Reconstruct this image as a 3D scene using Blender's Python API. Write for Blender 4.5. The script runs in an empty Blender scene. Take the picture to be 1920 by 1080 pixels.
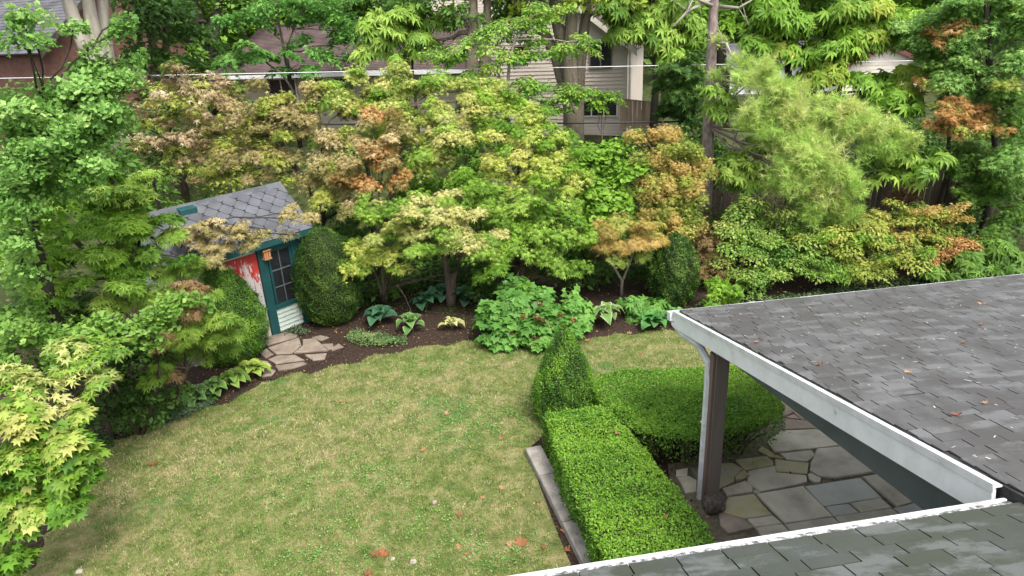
import bpy, bmesh, math, random
import numpy as np
from mathutils import Matrix, Vector

random.seed(7)
RNG = np.random.default_rng(11)
scene = bpy.context.scene
COL = scene.collection

# ------------------------------------------------------------------ camera, sky, sun, exposure
H, PITCH, ROLL, FPX = 6.5, math.radians(22), math.radians(2.9), 1280.0
cf = np.array([0, math.cos(PITCH), -math.sin(PITCH)])
_r0 = np.array([1.0, 0, 0]); _u0 = np.array([0, math.sin(PITCH), math.cos(PITCH)])
cr = _r0 * math.cos(ROLL) - _u0 * math.sin(ROLL)
cu = _u0 * math.cos(ROLL) + _r0 * math.sin(ROLL)
cam = bpy.data.cameras.new("camera"); cam.sensor_width = 36; cam.lens = 36 * FPX / 1920
cam.clip_start = 0.05; cam.clip_end = 1500
camo = bpy.data.objects.new("camera", cam); COL.objects.link(camo)
camo.matrix_world = Matrix(((cr[0], cu[0], -cf[0], 0), (cr[1], cu[1], -cf[1], 0), (cr[2], cu[2], -cf[2], H), (0, 0, 0, 1)))
scene.camera = camo

SUN_EL, SUN_AZ = 58.0, 150.0          # azimuth of the sun, clockwise from +Y (behind the camera, a little right)
world = bpy.data.worlds.new("World"); scene.world = world; world.use_nodes = True
wn = world.node_tree.nodes; wl = world.node_tree.links
sky = wn.new("ShaderNodeTexSky"); sky.sky_type = 'NISHITA'; sky.sun_disc = False
sky.sun_elevation = math.radians(SUN_EL); sky.sun_rotation = math.radians(SUN_AZ)
sky.air_density = 1.0; sky.dust_density = 4.0; sky.ozone_density = 1.0
hs = wn.new("ShaderNodeHueSaturation"); hs.inputs['Saturation'].default_value = 0.30
wl.new(sky.outputs[0], hs.inputs['Color']); wl.new(hs.outputs[0], wn['Background'].inputs['Color'])
wn['Background'].inputs['Strength'].default_value = 0.15
sun = bpy.data.lights.new("sun", 'SUN'); sun.energy = 1.15; sun.angle = math.radians(16); sun.color = (1.0, 0.95, 0.87)
suno = bpy.data.objects.new("sun", sun); COL.objects.link(suno)
_el, _az = math.radians(SUN_EL), math.radians(SUN_AZ)
suno.rotation_euler = Vector((math.sin(_az) * math.cos(_el), math.cos(_az) * math.cos(_el), math.sin(_el))).to_track_quat('Z', 'Y').to_euler()
vs = scene.view_settings
vs.view_transform = 'Standard'; vs.look = 'None'; vs.exposure = 1.36; vs.gamma = 1.0; vs.use_curve_mapping = False
scene.cycles.max_bounces = 8; scene.cycles.diffuse_bounces = 5; scene.cycles.transmission_bounces = 5; scene.cycles.transparent_max_bounces = 6

# ------------------------------------------------------------------ surveying helpers (photo -> place)
CP = np.array([0, 0, H])
def ray(px, py): return cf + cr * ((px - 960) / FPX) - cu * ((py - 540) / FPX)
def at(px, py, z=0.0):
    d = ray(px, py); return CP + d * ((z - H) / d[2])
def atY(px, py, Y):
    d = ray(px, py); return CP + d * (Y / d[1])

# ------------------------------------------------------------------ tags, meshes
def tag(o, label=None, cat=None, group=None, kind=None):
    if label: o['label'] = label
    if cat: o['category'] = cat
    if group: o['group'] = group
    if kind: o['kind'] = kind
    return o
def thing(name, loc, label, cat, group=None):
    o = bpy.data.objects.new(name, None); o.empty_display_size = 0.1; COL.objects.link(o)
    o.location = Vector(loc); return tag(o, label, cat, group)
def link(name, me, parent=None, world_space=True, mw=None):
    o = bpy.data.objects.new(name, me); COL.objects.link(o)
    if mw is not None: o.matrix_world = mw
    if parent is not None:
        o.parent = parent
        o.matrix_parent_inverse = parent_world(parent).inverted()
    return o
def parent_world(p):
    m = p.matrix_basis.copy()
    if p.parent is not None: m = parent_world(p.parent) @ p.matrix_parent_inverse @ m
    return m

def np_mesh(name, V, T, mat, col=None, smooth=False):
    """V (n,3), T (m,k) -> mesh; col (n,3) stored as the point attribute 'tint'"""
    V = np.asarray(V, np.float32); T = np.asarray(T, np.int32); k = T.shape[1]
    me = bpy.data.meshes.new(name)
    me.vertices.add(len(V)); me.vertices.foreach_set('co', V.ravel())
    me.loops.add(T.size); me.loops.foreach_set('vertex_index', T.ravel())
    me.polygons.add(len(T)); me.polygons.foreach_set('loop_start', np.arange(0, T.size, k, dtype=np.int32))
    me.polygons.foreach_set('loop_total', np.full(len(T), k, np.int32))
    if smooth: me.polygons.foreach_set('use_smooth', np.ones(len(T), bool))
    if col is not None:
        a = me.color_attributes.new('tint', 'FLOAT_COLOR', 'POINT')
        c = np.ones((len(V), 4), np.float32); c[:, :3] = col
        a.data.foreach_set('color', c.ravel())
    me.materials.append(mat); me.update(calc_edges=True)
    return me

class MB:
    """collects hard-surface geometry"""
    def __init__(s): s.v = []; s.f = []
    def add(s, vs_, fs):
        b = len(s.v); s.v += [tuple(map(float, p)) for p in vs_]; s.f += [tuple(i + b for i in f) for f in fs]; return s
    def box(s, o, ax, ay, az):
        o, ax, ay, az = map(np.asarray, (o, ax, ay, az))
        P = [o, o + ax, o + ax + ay, o + ay]; P = P + [p + az for p in P]
        fs = [(0, 3, 2, 1), (4, 5, 6, 7), (0, 1, 5, 4), (1, 2, 6, 5), (2, 3, 7, 6), (3, 0, 4, 7)]
        if np.dot(np.cross(ax, ay), az) < 0: fs = [f[::-1] for f in fs]
        return s.add(P, fs)
    def prism(s, poly, ext):
        poly = [np.asarray(p, float) for p in poly]; n = len(poly); ext = np.asarray(ext, float)
        s.add(poly + [p + ext for p in poly], [tuple(range(n))[::-1], tuple(range(n, 2 * n))] + [(i, (i + 1) % n, n + (i + 1) % n, n + i) for i in range(n)]); return s
    def tube(s, pts, radii, k=8, wob=0.0):
        pts = [np.asarray(p, float) for p in pts]; vs_ = []; fs = []
        for i, p in enumerate(pts):
            t = pts[min(i + 1, len(pts) - 1)] - pts[max(i - 1, 0)]; t = t / (np.linalg.norm(t) + 1e-9)
            a = np.array([0, 0, 1.0]) if abs(t[2]) < .9 else np.array([1.0, 0, 0])
            x = np.cross(t, a); x /= np.linalg.norm(x); y = np.cross(t, x)
            for j in range(k):
                th = 2 * math.pi * j / k; r = radii[i] * (1 + wob * random.uniform(-1, 1))
                vs_.append(p + x * r * math.cos(th) + y * r * math.sin(th))
        for i in range(len(pts) - 1):
            for j in range(k):
                fs.append((i * k + j, i * k + (j + 1) % k, (i + 1) * k + (j + 1) % k, (i + 1) * k + j))
        fs.append(tuple(range(k))); fs.append(tuple(range((len(pts) - 1) * k, len(pts) * k))[::-1])
        return s.add(vs_, fs)
    def mesh(s, name, mat, bevel=0.0, smooth=False):
        me = bpy.data.meshes.new(name); me.from_pydata(s.v, [], s.f)
        bm = bmesh.new(); bm.from_mesh(me); bmesh.ops.recalc_face_normals(bm, faces=bm.faces)
        if bevel: bmesh.ops.bevel(bm, geom=bm.edges[:], offset=bevel, segments=1, affect='EDGES', clamp_overlap=True)
        bm.to_mesh(me); bm.free()
        if smooth: me.polygons.foreach_set('use_smooth', np.ones(len(me.polygons), bool))
        me.materials.append(mat); me.update(); return me
    def build(s, name, mat, parent=None, bevel=0.0, smooth=False):
        return link(name, s.mesh(name, mat, bevel, smooth), parent)

# ------------------------------------------------------------------ materials
def newmat(name):
    m = bpy.data.materials.new(name); m.use_nodes = True
    return m, m.node_tree.nodes, m.node_tree.links, m.node_tree.nodes['Principled BSDF']
def N(nodes, typ, **kw):
    n = nodes.new(typ)
    for k, v in kw.items():
        if k.startswith('i_'): n.inputs[k[2:].replace('_', ' ')].default_value = v
        else: setattr(n, k, v)
    return n
def ramp(nodes, stops):
    r = nodes.new('ShaderNodeValToRGB'); e = r.color_ramp.elements
    while len(e) < len(stops): e.new(0.5)
    for el, (p, c) in zip(e, stops): el.position = p; el.color = (*c, 1)
    return r
def rough_noise_mat(name, stops, scale, rough=0.8, bump=0.3, bscale=None, vary=0.0, detail=8, coords='Object', spec=0.3, dist=0.01, stretch=None):
    m, n, l, b = newmat(name)
    tc = n.new('ShaderNodeTexCoord'); src = tc.outputs[coords]
    if stretch:
        mp = n.new('ShaderNodeMapping'); mp.inputs['Scale'].default_value = stretch; l.new(src, mp.inputs['Vector']); src = mp.outputs[0]
    no = N(n, 'ShaderNodeTexNoise', i_Scale=scale, i_Detail=detail, i_Roughness=0.65); l.new(src, no.inputs['Vector'])
    r = ramp(n, stops); l.new(no.outputs['Fac'], r.inputs[0]); out = r.outputs[0]
    if vary:
        oi = n.new('ShaderNodeObjectInfo'); h = n.new('ShaderNodeHueSaturation')
        mr = N(n, 'ShaderNodeMapRange'); mr.inputs['To Min'].default_value = 1 - vary; mr.inputs['To Max'].default_value = 1 + vary
        l.new(oi.outputs['Random'], mr.inputs['Value']); l.new(mr.outputs[0], h.inputs['Value']); l.new(out, h.inputs['Color']); out = h.outputs[0]
    l.new(out, b.inputs['Base Color']); b.inputs['Roughness'].default_value = rough; b.inputs['Specular IOR Level'].default_value = spec
    if bump:
        n2 = N(n, 'ShaderNodeTexNoise', i_Scale=bscale or scale * 6, i_Detail=6); l.new(src, n2.inputs['Vector'])
        bp = N(n, 'ShaderNodeBump', i_Strength=bump, i_Distance=dist); l.new(n2.outputs['Fac'], bp.inputs['Height']); l.new(bp.outputs[0], b.inputs['Normal'])
    return m

def leaf_material():
    m, n, l, b = newmat('leaf')
    at_ = N(n, 'ShaderNodeAttribute', attribute_name='tint')
    b.inputs['Roughness'].default_value = 0.5; b.inputs['Specular IOR Level'].default_value = 0.28
    l.new(at_.outputs['Color'], b.inputs['Base Color'])
    tr = n.new('ShaderNodeBsdfTranslucent'); l.new(at_.outputs['Color'], tr.inputs['Color'])
    mx = N(n, 'ShaderNodeMixShader', i_Fac=0.4); l.new(b.outputs[0], mx.inputs[1]); l.new(tr.outputs[0], mx.inputs[2])
    l.new(mx.outputs[0], n['Material Output'].inputs['Surface']); return m
M = {}
M['leaf'] = leaf_material()
M['bark'] = rough_noise_mat('bark', [(0.3, (.05, .037, .028)), (0.7, (.17, .135, .105))], 9, bump=0.8, stretch=(1, 1, .25), dist=.03)
M['bark_grey'] = rough_noise_mat('bark_grey', [(0.3, (.17, .15, .12)), (0.55, (.33, .30, .25)), (0.75, (.24, .24, .15))], 4, bump=0.6, stretch=(1, 1, .3), dist=.02)
M['bark_dark'] = rough_noise_mat('bark_dark', [(0.3, (.02, .017, .013)), (0.7, (.07, .06, .045))], 7, bump=0.7, stretch=(1, 1, .3), dist=.03)
M['bark_pine'] = rough_noise_mat('bark_pine', [(0.3, (.13, .095, .085)), (0.5, (.28, .215, .195)), (0.72, (.42, .35, .32))], 14, bump=0.9, stretch=(1, 1, .35), dist=.03)
M['bark_old'] = rough_noise_mat('bark_old', [(0.3, (.07, .055, .04)), (0.5, (.2, .165, .125)), (0.75, (.17, .17, .08))], 10, bump=1.0, stretch=(1, 1, .12), dist=.06)
M['twig'] = rough_noise_mat('twig', [(0.3, (.05, .04, .025)), (0.7, (.13, .105, .07))], 12, bump=0.2)
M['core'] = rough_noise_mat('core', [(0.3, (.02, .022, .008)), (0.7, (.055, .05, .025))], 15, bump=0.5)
M['white_paint'] = rough_noise_mat('white_paint', [(0.27, (.42, .41, .39)), (0.35, (.70, .71, .72)), (0.6, (.8, .81, .83))], 5, rough=.5, bump=.05)
M['gutter_white'] = rough_noise_mat('gutter_white', [(0.28, (.38, .38, .37)), (0.38, (.58, .59, .6)), (0.6, (.7, .71, .72))], 5, rough=.35, bump=.03)
M['beam_grey'] = rough_noise_mat('beam_grey', [(0.3, (.085, .098, .11)), (0.7, (.125, .14, .155))], 2.5, rough=.6, bump=.06)
M['post_brown'] = rough_noise_mat('post_brown', [(0.3, (.135, .112, .096)), (0.7, (.21, .175, .152))], 5, rough=.7, bump=.3, stretch=(1, 1, .12))
M['post_red'] = rough_noise_mat('post_red', [(0.3, (.15, .1, .08)), (0.7, (.22, .155, .13))], 5, rough=.7, bump=.2, stretch=(1, 1, .12))
M['boulder'] = rough_noise_mat('boulder', [(0.35, (.05, .042, .036)), (0.55, (.12, .10, .09)), (0.75, (.27, .235, .21))], 16, bump=.8, dist=.02)
M['concrete'] = rough_noise_mat('concrete', [(0.3, (.16, .145, .13)), (0.6, (.33, .30, .27)), (.8, (.24, .22, .17))], 6, bump=.4)
M['teal'] = rough_noise_mat('teal', [(0.3, (.007, .048, .05)), (0.7, (.013, .078, .078))], 5, rough=.6, bump=.1)
M['siding_pale'] = rough_noise_mat('siding_pale', [(0.3, (.38, .45, .40)), (0.7, (.46, .53, .47))], 2, rough=.6, bump=.03)
M['slate'] = rough_noise_mat('slate', [(0.3, (.065, .069, .08)), (0.7, (.115, .12, .135))], 3, rough=.55, bump=.25, vary=.2)
M['gable_siding'] = rough_noise_mat('gable_siding', [(0.3, (.48, .415, .355)), (0.7, (.56, .485, .42))], 1.5, rough=.6, bump=0)
M['cream_wall'] = rough_noise_mat('cream_wall', [(0.3, (.34, .30, .22)), (0.7, (.42, .375, .29))], 1.2, rough=.7, bump=.1)
M['trim_cream'] = rough_noise_mat('trim_cream', [(0.3, (.55, .5, .42)), (0.7, (.66, .61, .53))], 2, rough=.6, bump=.05)
M['trim_maroon'] = rough_noise_mat('trim_maroon', [(0.3, (.11, .04, .035)), (0.7, (.17, .065, .055))], 2, rough=.6, bump=.05)
M['wood_fence'] = rough_noise_mat('wood_fence', [(0.3, (.028, .021, .015)), (0.7, (.075, .056, .042))], 6, rough=.85, bump=.3, vary=.3, stretch=(1, 1, .1))
M['wood_fence_light'] = rough_noise_mat('wood_fence_light', [(0.3, (.16, .115, .08)), (0.7, (.3, .225, .16))], 6, rough=.85, bump=.3, vary=.2, stretch=(1, 1, .1))
M['cable_white'] = rough_noise_mat('cable_white', [(0.3, (.55, .56, .57)), (0.7, (.7, .7, .7))], 2, rough=.4, bump=0)
M['cable_black'] = rough_noise_mat('cable_black', [(0.3, (.012, .012, .013)), (0.7, (.03, .03, .03))], 2, rough=.4, bump=0)
M['lantern_wood'] = rough_noise_mat('lantern_wood', [(0.3, (.32, .14, .06)), (0.7, (.5, .26, .13))], 12, rough=.7, bump=.1)
M['window_dark'] = rough_noise_mat('window_dark', [(0.3, (.012, .013, .016)), (0.7, (.03, .032, .038))], 1.5, rough=.08, bump=0, spec=.6)
M['brick_red'] = rough_noise_mat('brick_red', [(0.3, (.085, .04, .03)), (0.7, (.15, .075, .055))], 5, bump=.3)
M['stone'] = rough_noise_mat('stone', [(0.25, (.22, .2, .15)), (0.5, (.40, .37, .295)), (0.72, (.5, .465, .38))], 2.2, rough=.7, bump=.35, vary=.16, dist=.006)
M['stone_blue'] = rough_noise_mat('stone_blue', [(0.25, (.24, .24, .215)), (0.5, (.33, .335, .3)), (0.75, (.39, .395, .355))], 1.6, rough=.6, bump=.2, vary=.1, dist=.005)
M['stone_moss'] = rough_noise_mat('stone_moss', [(0.3, (.2, .18, .09)), (0.45, (.33, .3, .16)), (0.6, (.35, .325, .25))], 2.6, rough=.8, bump=.35, vary=.1, dist=.006)
M['stone_path'] = rough_noise_mat('stone_path', [(0.25, (.13, .10, .075)), (0.5, (.22, .178, .142)), (0.75, (.31, .26, .215))], 3, rough=.8, bump=.4, vary=.14, dist=.008)

def shingle_mat(name, base, moss, mossamt, wet):
    m, n, l, b = newmat(name)
    g = n.new('ShaderNodeNewGeometry')
    sp = N(n, 'ShaderNodeTexNoise', i_Scale=160.0, i_Detail=3); l.new(g.outputs['Position'], sp.inputs['Vector'])
    r = ramp(n, [(.3, tuple(x * .72 for x in base)), (.7, tuple(x * 1.28 for x in base))]); l.new(sp.outputs['Fac'], r.inputs[0])
    oi = n.new('ShaderNodeObjectInfo'); ri = N(n, 'ShaderNodeMath', operation='ADD'); l.new(oi.outputs['Random'], ri.inputs[0]); l.new(g.outputs['Random Per Island'], ri.inputs[1])
    fr = N(n, 'ShaderNodeMath', operation='FRACT'); l.new(ri.outputs[0], fr.inputs[0])
    mr = N(n, 'ShaderNodeMapRange'); mr.inputs['To Min'].default_value = .88; mr.inputs['To Max'].default_value = 1.12; l.new(fr.outputs[0], mr.inputs['Value'])
    h = n.new('ShaderNodeHueSaturation'); l.new(r.outputs[0], h.inputs['Color']); l.new(mr.outputs[0], h.inputs['Value'])
    # weathering: runs of dark algae and moss that follow the run-off
    mp = N(n, 'ShaderNodeMapping'); mp.inputs['Scale'].default_value = (1.0, .42, 1.0); mp.inputs['Rotation'].default_value = (0, 0, math.radians(20)); l.new(g.outputs['Position'], mp.inputs['Vector'])
    n2 = N(n, 'ShaderNodeTexNoise', i_Scale=1.5, i_Detail=11, i_Roughness=.72); l.new(mp.outputs[0], n2.inputs['Vector'])
    r2 = ramp(n, [(.5 - mossamt * .25, (0, 0, 0)), (.63 - mossamt * .2, (1, 1, 1))]); l.new(n2.outputs['Fac'], r2.inputs[0])
    sc = N(n, 'ShaderNodeMath', operation='MULTIPLY'); sc.inputs[1].default_value = .8; l.new(r2.outputs[0], sc.inputs[0])
    mx = N(n, 'ShaderNodeMix', data_type='RGBA'); l.new(sc.outputs[0], mx.inputs[0]); l.new(h.outputs[0], mx.inputs[6]); mx.inputs[7].default_value = (*moss, 1)
    mp3 = N(n, 'ShaderNodeMapping'); mp3.inputs['Scale'].default_value = (.7, 1.5, 1.0); l.new(g.outputs['Position'], mp3.inputs['Vector'])
    n3 = N(n, 'ShaderNodeTexNoise', i_Scale=2.4, i_Detail=10, i_Roughness=.7); l.new(mp3.outputs[0], n3.inputs['Vector'])
    r3 = ramp(n, [(.50, (0, 0, 0)), (.57, (wet, wet, wet))]); l.new(n3.outputs['Fac'], r3.inputs[0])
    lm_ = N(n, 'ShaderNodeMapRange'); lm_.inputs['From Min'].default_value = .1; lm_.inputs['From Max'].default_value = .5; l.new(fr.outputs[0], lm_.inputs['Value'])
    lx = N(n, 'ShaderNodeMath', operation='MULTIPLY'); l.new(r3.outputs[0], lx.inputs[0]); l.new(lm_.outputs[0], lx.inputs[1])
    mx2 = N(n, 'ShaderNodeMix', data_type='RGBA'); l.new(lx.outputs[0], mx2.inputs[0]); l.new(mx.outputs[2], mx2.inputs[6]); mx2.inputs[7].default_value = (.185, .19, .195, 1)
    l.new(mx2.outputs[2], b.inputs['Base Color']); b.inputs['Roughness'].default_value = .58; b.inputs['Specular IOR Level'].default_value = .5
    bp = N(n, 'ShaderNodeBump', i_Strength=.5, i_Distance=.004); l.new(sp.outputs['Fac'], bp.inputs['Height']); l.new(bp.outputs[0], b.inputs['Normal'])
    return m
M['shingle_grey'] = shingle_mat('shingle_grey', (.10, .10, .10), (.05, .046, .043), .46, .42)
M['shingle_moss'] = shingle_mat('shingle_moss', (.056, .064, .06), (.045, .05, .032), .55, .42)
M['shingle_red'] = rough_noise_mat('shingle_red', [(.3, (.04, .03, .028)), (.5, (.085, .058, .055)), (.7, (.13, .085, .08))], 1.1, bump=.5, bscale=14, rough=.85)
M['shingle_far'] = rough_noise_mat('shingle_far', [(.3, (.05, .05, .056)), (.6, (.12, .12, .132))], 1.6, bump=.4, bscale=14, rough=.85)
M['shingle_edge'] = rough_noise_mat('shingle_edge', [(.3, (.02, .02, .02)), (.7, (.05, .05, .052))], 20, bump=.3)

def flaky_paint():
    m, n, l, b = newmat('flaky_paint'); g = n.new('ShaderNodeNewGeometry')
    no = N(n, 'ShaderNodeTexNoise', i_Scale=26.0, i_Detail=9, i_Roughness=.72); l.new(g.outputs['Position'], no.inputs['Vector'])
    r = ramp(n, [(.41, (.05, .05, .05)), (.475, (.22, .215, .21)), (.53, (.5, .5, .5)), (.7, (.66, .66, .67))]); l.new(no.outputs['Fac'], r.inputs[0])
    l.new(r.outputs[0], b.inputs['Base Color']); b.inputs['Roughness'].default_value = .6; return m
M['flaky_paint'] = flaky_paint()
def peeling_door():
    m, n, l, b = newmat('peeling_door'); tc = n.new('ShaderNodeTexCoord')
    sx = n.new('ShaderNodeSeparateXYZ'); l.new(tc.outputs['Object'], sx.inputs[0])
    mp = N(n, 'ShaderNodeMapping'); mp.inputs['Scale'].default_value = (1, 1, .16); l.new(tc.outputs['Object'], mp.inputs['Vector'])
    no = N(n, 'ShaderNodeTexNoise', i_Scale=24.0, i_Detail=9, i_Roughness=.75); l.new(mp.outputs[0], no.inputs['Vector'])
    big = N(n, 'ShaderNodeTexNoise', i_Scale=4.0, i_Detail=3); l.new(tc.outputs['Object'], big.inputs['Vector'])
    a = N(n, 'ShaderNodeMath', operation='MULTIPLY_ADD'); a.inputs[1].default_value = .34; l.new(sx.outputs['Z'], a.inputs[0]); l.new(no.outputs['Fac'], a.inputs[2])
    a2 = N(n, 'ShaderNodeMath', operation='MULTIPLY_ADD'); a2.inputs[1].default_value = .5; l.new(big.outputs['Fac'], a2.inputs[0]); l.new(a.outputs[0], a2.inputs[2])
    r = ramp(n, [(.0, (.33, .29, .25)), (.5, (.5, .46, .43)), (.62, (.55, .5, .48)), (.635, (.42, .03, .025)), (1, (.36, .022, .02))])
    sc = N(n, 'ShaderNodeMath', operation='MULTIPLY'); sc.inputs[1].default_value = .5; l.new(a2.outputs[0], sc.inputs[0])
    l.new(sc.outputs[0], r.inputs[0]); l.new(r.outputs[0], b.inputs['Base Color']); b.inputs['Roughness'].default_value = .75; return m
M['peeling_door'] = peeling_door()

def ground_mat(name, kind):
    m, n, l, b = newmat(name); g = n.new('ShaderNodeNewGeometry')
    def noise(s, d=8, r=.65):
        x = N(n, 'ShaderNodeTexNoise', i_Scale=s, i_Detail=d, i_Roughness=r); l.new(g.outputs['Position'], x.inputs['Vector']); return x.outputs['Fac']
    if kind == 'soil':
        r = ramp(n, [(.3, (.014, .009, .007)), (.5, (.038, .025, .019)), (.64, (.07, .047, .035)), (.78, (.14, .10, .075))]); l.new(noise(22), r.inputs[0])
        r2 = ramp(n, [(.35, (.018, .02, .008)), (.5, (.04, .055, .016)), (.65, (.075, .085, .03)), (.8, (.11, .075, .045))]); l.new(noise(3), r2.inputs[0])
        sx = n.new('ShaderNodeSeparateXYZ'); l.new(g.outputs['Position'], sx.inputs[0])
        mr = N(n, 'ShaderNodeMapRange'); mr.inputs['From Min'].default_value = 15.8; mr.inputs['From Max'].default_value = 17.5; l.new(sx.outputs['Y'], mr.inputs['Value'])
        mx = N(n, 'ShaderNodeMix', data_type='RGBA'); l.new(mr.outputs[0], mx.inputs[0]); l.new(r.outputs[0], mx.inputs[6]); l.new(r2.outputs[0], mx.inputs[7]); out = mx.outputs[2]; bs, bstr = 40, .9
    else:
        r = ramp(n, [(.32, (.08, .12, .03)), (.47, (.18, .2, .065)), (.6, (.32, .28, .13)), (.75, (.42, .36, .2))]); l.new(noise(3.5), r.inputs[0])
        r2 = ramp(n, [(.35, (.45, .45, .45)), (.65, (1, 1, 1))]); l.new(noise(70, 4), r2.inputs[0])
        mx = N(n, 'ShaderNodeMix', data_type='RGBA', blend_type='MULTIPLY'); mx.inputs[0].default_value = 1; l.new(r.outputs[0], mx.inputs[6]); l.new(r2.outputs[0], mx.inputs[7])
        out = mx.outputs[2]; bs, bstr = 60, .7
    l.new(out, b.inputs['Base Color']); b.inputs['Roughness'].default_value = .95; b.inputs['Specular IOR Level'].default_value = .15
    bp = N(n, 'ShaderNodeBump', i_Strength=bstr, i_Distance=.02); l.new(noise(bs, 5), bp.inputs['Height']); l.new(bp.outputs[0], b.inputs['Normal'])
    return m
M['soil'] = ground_mat('soil', 'soil'); M['turf'] = ground_mat('turf', 'turf')

# ------------------------------------------------------------------ ground
def terrain(x, y):
    def sm(a, b, v): t = np.clip((v - a) / (b - a), 0, 1); return t * t * (3 - 2 * t)
    return 1.9 * sm(21, 27, y) + .8 * sm(30, 60, y)
def vnoise(x, y, s, seed):
    rg = np.random.default_rng(seed); v = np.zeros_like(np.asarray(x, float))
    for k in range(9):
        a = rg.uniform(0, 6.28); f = s * rg.uniform(.5, 2.1); v = v + np.sin((np.cos(a) * x + np.sin(a) * y) * f + rg.uniform(0, 6.28) + 1.3 * np.sin((np.cos(a + 1.2) * x + np.sin(a + 1.2) * y) * f * .7))
    return v / 9 * 2.2
xs = np.concatenate([[-900, -300, -120], np.arange(-60, 60.1, 1.0), [120, 300, 900]])
ys = np.concatenate([[-600, -200, -60], np.arange(-20, 80.1, 1.0), [150, 400, 1200]])
GX, GY = np.meshgrid(xs, ys); GZ = terrain(GX, GY)
nx, ny = len(xs), len(ys)
idx = np.arange(nx * ny).reshape(ny, nx)
Q = np.stack([idx[:-1, :-1], idx[:-1, 1:], idx[1:, 1:], idx[1:, :-1]], -1).reshape(-1, 4)
tag(link('ground', np_mesh('ground', np.stack([GX, GY, GZ], -1).reshape(-1, 3), Q, M['soil'], smooth=True)),
    'dark mulched soil of the garden beds under the shrubs and maples', kind='structure')

LAWN_PX = [(150, 838), (225, 822), (300, 800), (390, 765), (465, 738), (492, 715), (560, 702), (620, 692), (690, 672), (750, 660), (820, 648),
           (900, 640), (960, 655), (1040, 650), (1110, 634), (1200, 624), (1290, 618), (1420, 600), (1600, 575)]
LAWN = [at(*p)[:2] for p in LAWN_PX] + [np.array(p) for p in [(9, 13.4), (9, 11.2), (4.6, 10.9), (3.0, 10.5), (1.2, 10.3), (.35, 9.6), (.12, 9.0), (.45, 7.2), (.75, 5.8), (1.0, 4.0), (1.0, 1.5), (-7.2, 1.5), (-8, 5.0)]] + \
       [at(*p)[:2] for p in [(70, 1062), (85, 1005), (130, 940), (165, 890)]]
LAWN = np.array(LAWN)
_L = []
for i in range(len(LAWN)):
    a, b_ = LAWN[i], LAWN[(i + 1) % len(LAWN)]; k = max(1, int(np.linalg.norm(b_ - a) / .16)); nr_ = np.array([b_[1] - a[1], a[0] - b_[0]]) / (np.linalg.norm(b_ - a) + 1e-9)
    edge_noise = 0 if (a[1] < 9.2 and abs(a[0]) < 1.2) else 1
    for j in range(k): q = a + (b_ - a) * j / k; _L.append(q + nr_ * edge_noise * (.07 * math.sin(q[0] * 6.1 + q[1] * 3.7) + .05 * math.sin(q[0] * 13 - q[1] * 11) + random.uniform(-.03, .03)))
LAWN = np.array(_L)
lm = MB(); lm.add([(x, y, .012) for x, y in LAWN], [tuple(range(len(LAWN)))])
tag(lm.build('lawn', M['turf']), 'patchy green and straw coloured lawn curving between the beds', kind='structure')
def inpoly(x, y, poly):
    c = np.zeros(len(x), bool); j = len(poly) - 1
    for i in range(len(poly)):
        xi, yi = poly[i]; xj, yj = poly[j]
        c ^= ((yi > y) != (yj > y)) & (x < (xj - xi) * (y - yi) / (yj - yi + 1e-12) + xi); j = i
    return c

# grass blades: one triangle each, colour from the patchiness of the turf
def grass():
    n = 500000
    x = RNG.uniform(-8, 9, n); y = RNG.uniform(5.2, 14, n)
    keep = inpoly(x, y, LAWN) & (np.abs(x) < 2.5 + y * .85); x, y = x[keep], y[keep]
    edge = vnoise(x, y, 5.0, 5); keep = RNG.random(len(x)) < np.clip(.75 + .35 * edge, .25, 1)
    dcurb = np.where(y < 9.2, np.abs(x - (.08 + (9.03 - y) * .27)), 9); keep &= RNG.random(len(x)) < np.clip(.15 + dcurb * 1.6 + .35 * edge, .1, 1)
    dl_ = np.hypot(x + 6.4, y - 7.2); keep &= RNG.random(len(x)) < np.clip(dl_ * .85 - .25 + .3 * edge, .05, 1)
    x, y = x[keep], y[keep]; n = len(x)
    a = RNG.uniform(0, 6.283, n); ln = RNG.uniform(.022, .055, n); w = RNG.uniform(.003, .0065, n); lean = RNG.uniform(.25, 1.3, n)
    dx, dy = np.cos(a), np.sin(a)
    p0 = np.stack([x - dy * w, y + dx * w, np.full(n, .012)], -1); p1 = np.stack([x + dy * w, y - dx * w, np.full(n, .012)], -1)
    p2 = np.stack([x + dx * ln * np.sin(lean), y + dy * ln * np.sin(lean), .014 + ln * np.cos(lean)], -1)
    V = np.stack([p0, p1, p2], 1).reshape(-1, 3); T = np.arange(3 * n).reshape(-1, 3)
    cell = (np.floor(x / .045).astype(int) * 7919 + np.floor(y / .045).astype(int) * 104729) % 65536; tb = RNG.normal(0, 1, 65536); tv_ = RNG.uniform(.74, 1.22, 65536)
    t = .34 + .25 * vnoise(x, y, 1.1, 1) + .26 * vnoise(x, y, 4.5, 2) + .34 * tb[cell] + .14 * RNG.normal(0, 1, n)
    t = np.clip(t, 0, 1)[:, None]
    green = np.array([.15, .27, .045]); mid = np.array([.29, .335, .10]); straw = np.array([.52, .46, .27])
    c = np.where(t < .5, green + (mid - green) * t * 2, mid + (straw - mid) * (t - .5) * 2)
    cl = (vnoise(x, y, 2.2, 8) + .5 * vnoise(x, y, 7, 9) > 1.0)[:, None]
    c = np.where(cl & (tb[cell] > -.5)[:, None], np.array([.13, .30, .08]), c) * RNG.uniform(.8, 1.2, (n, 1)) * tv_[cell][:, None]
    return link('grass', np_mesh('grass', V, T, M['leaf'], np.repeat(c, 3, 0)))
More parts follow.
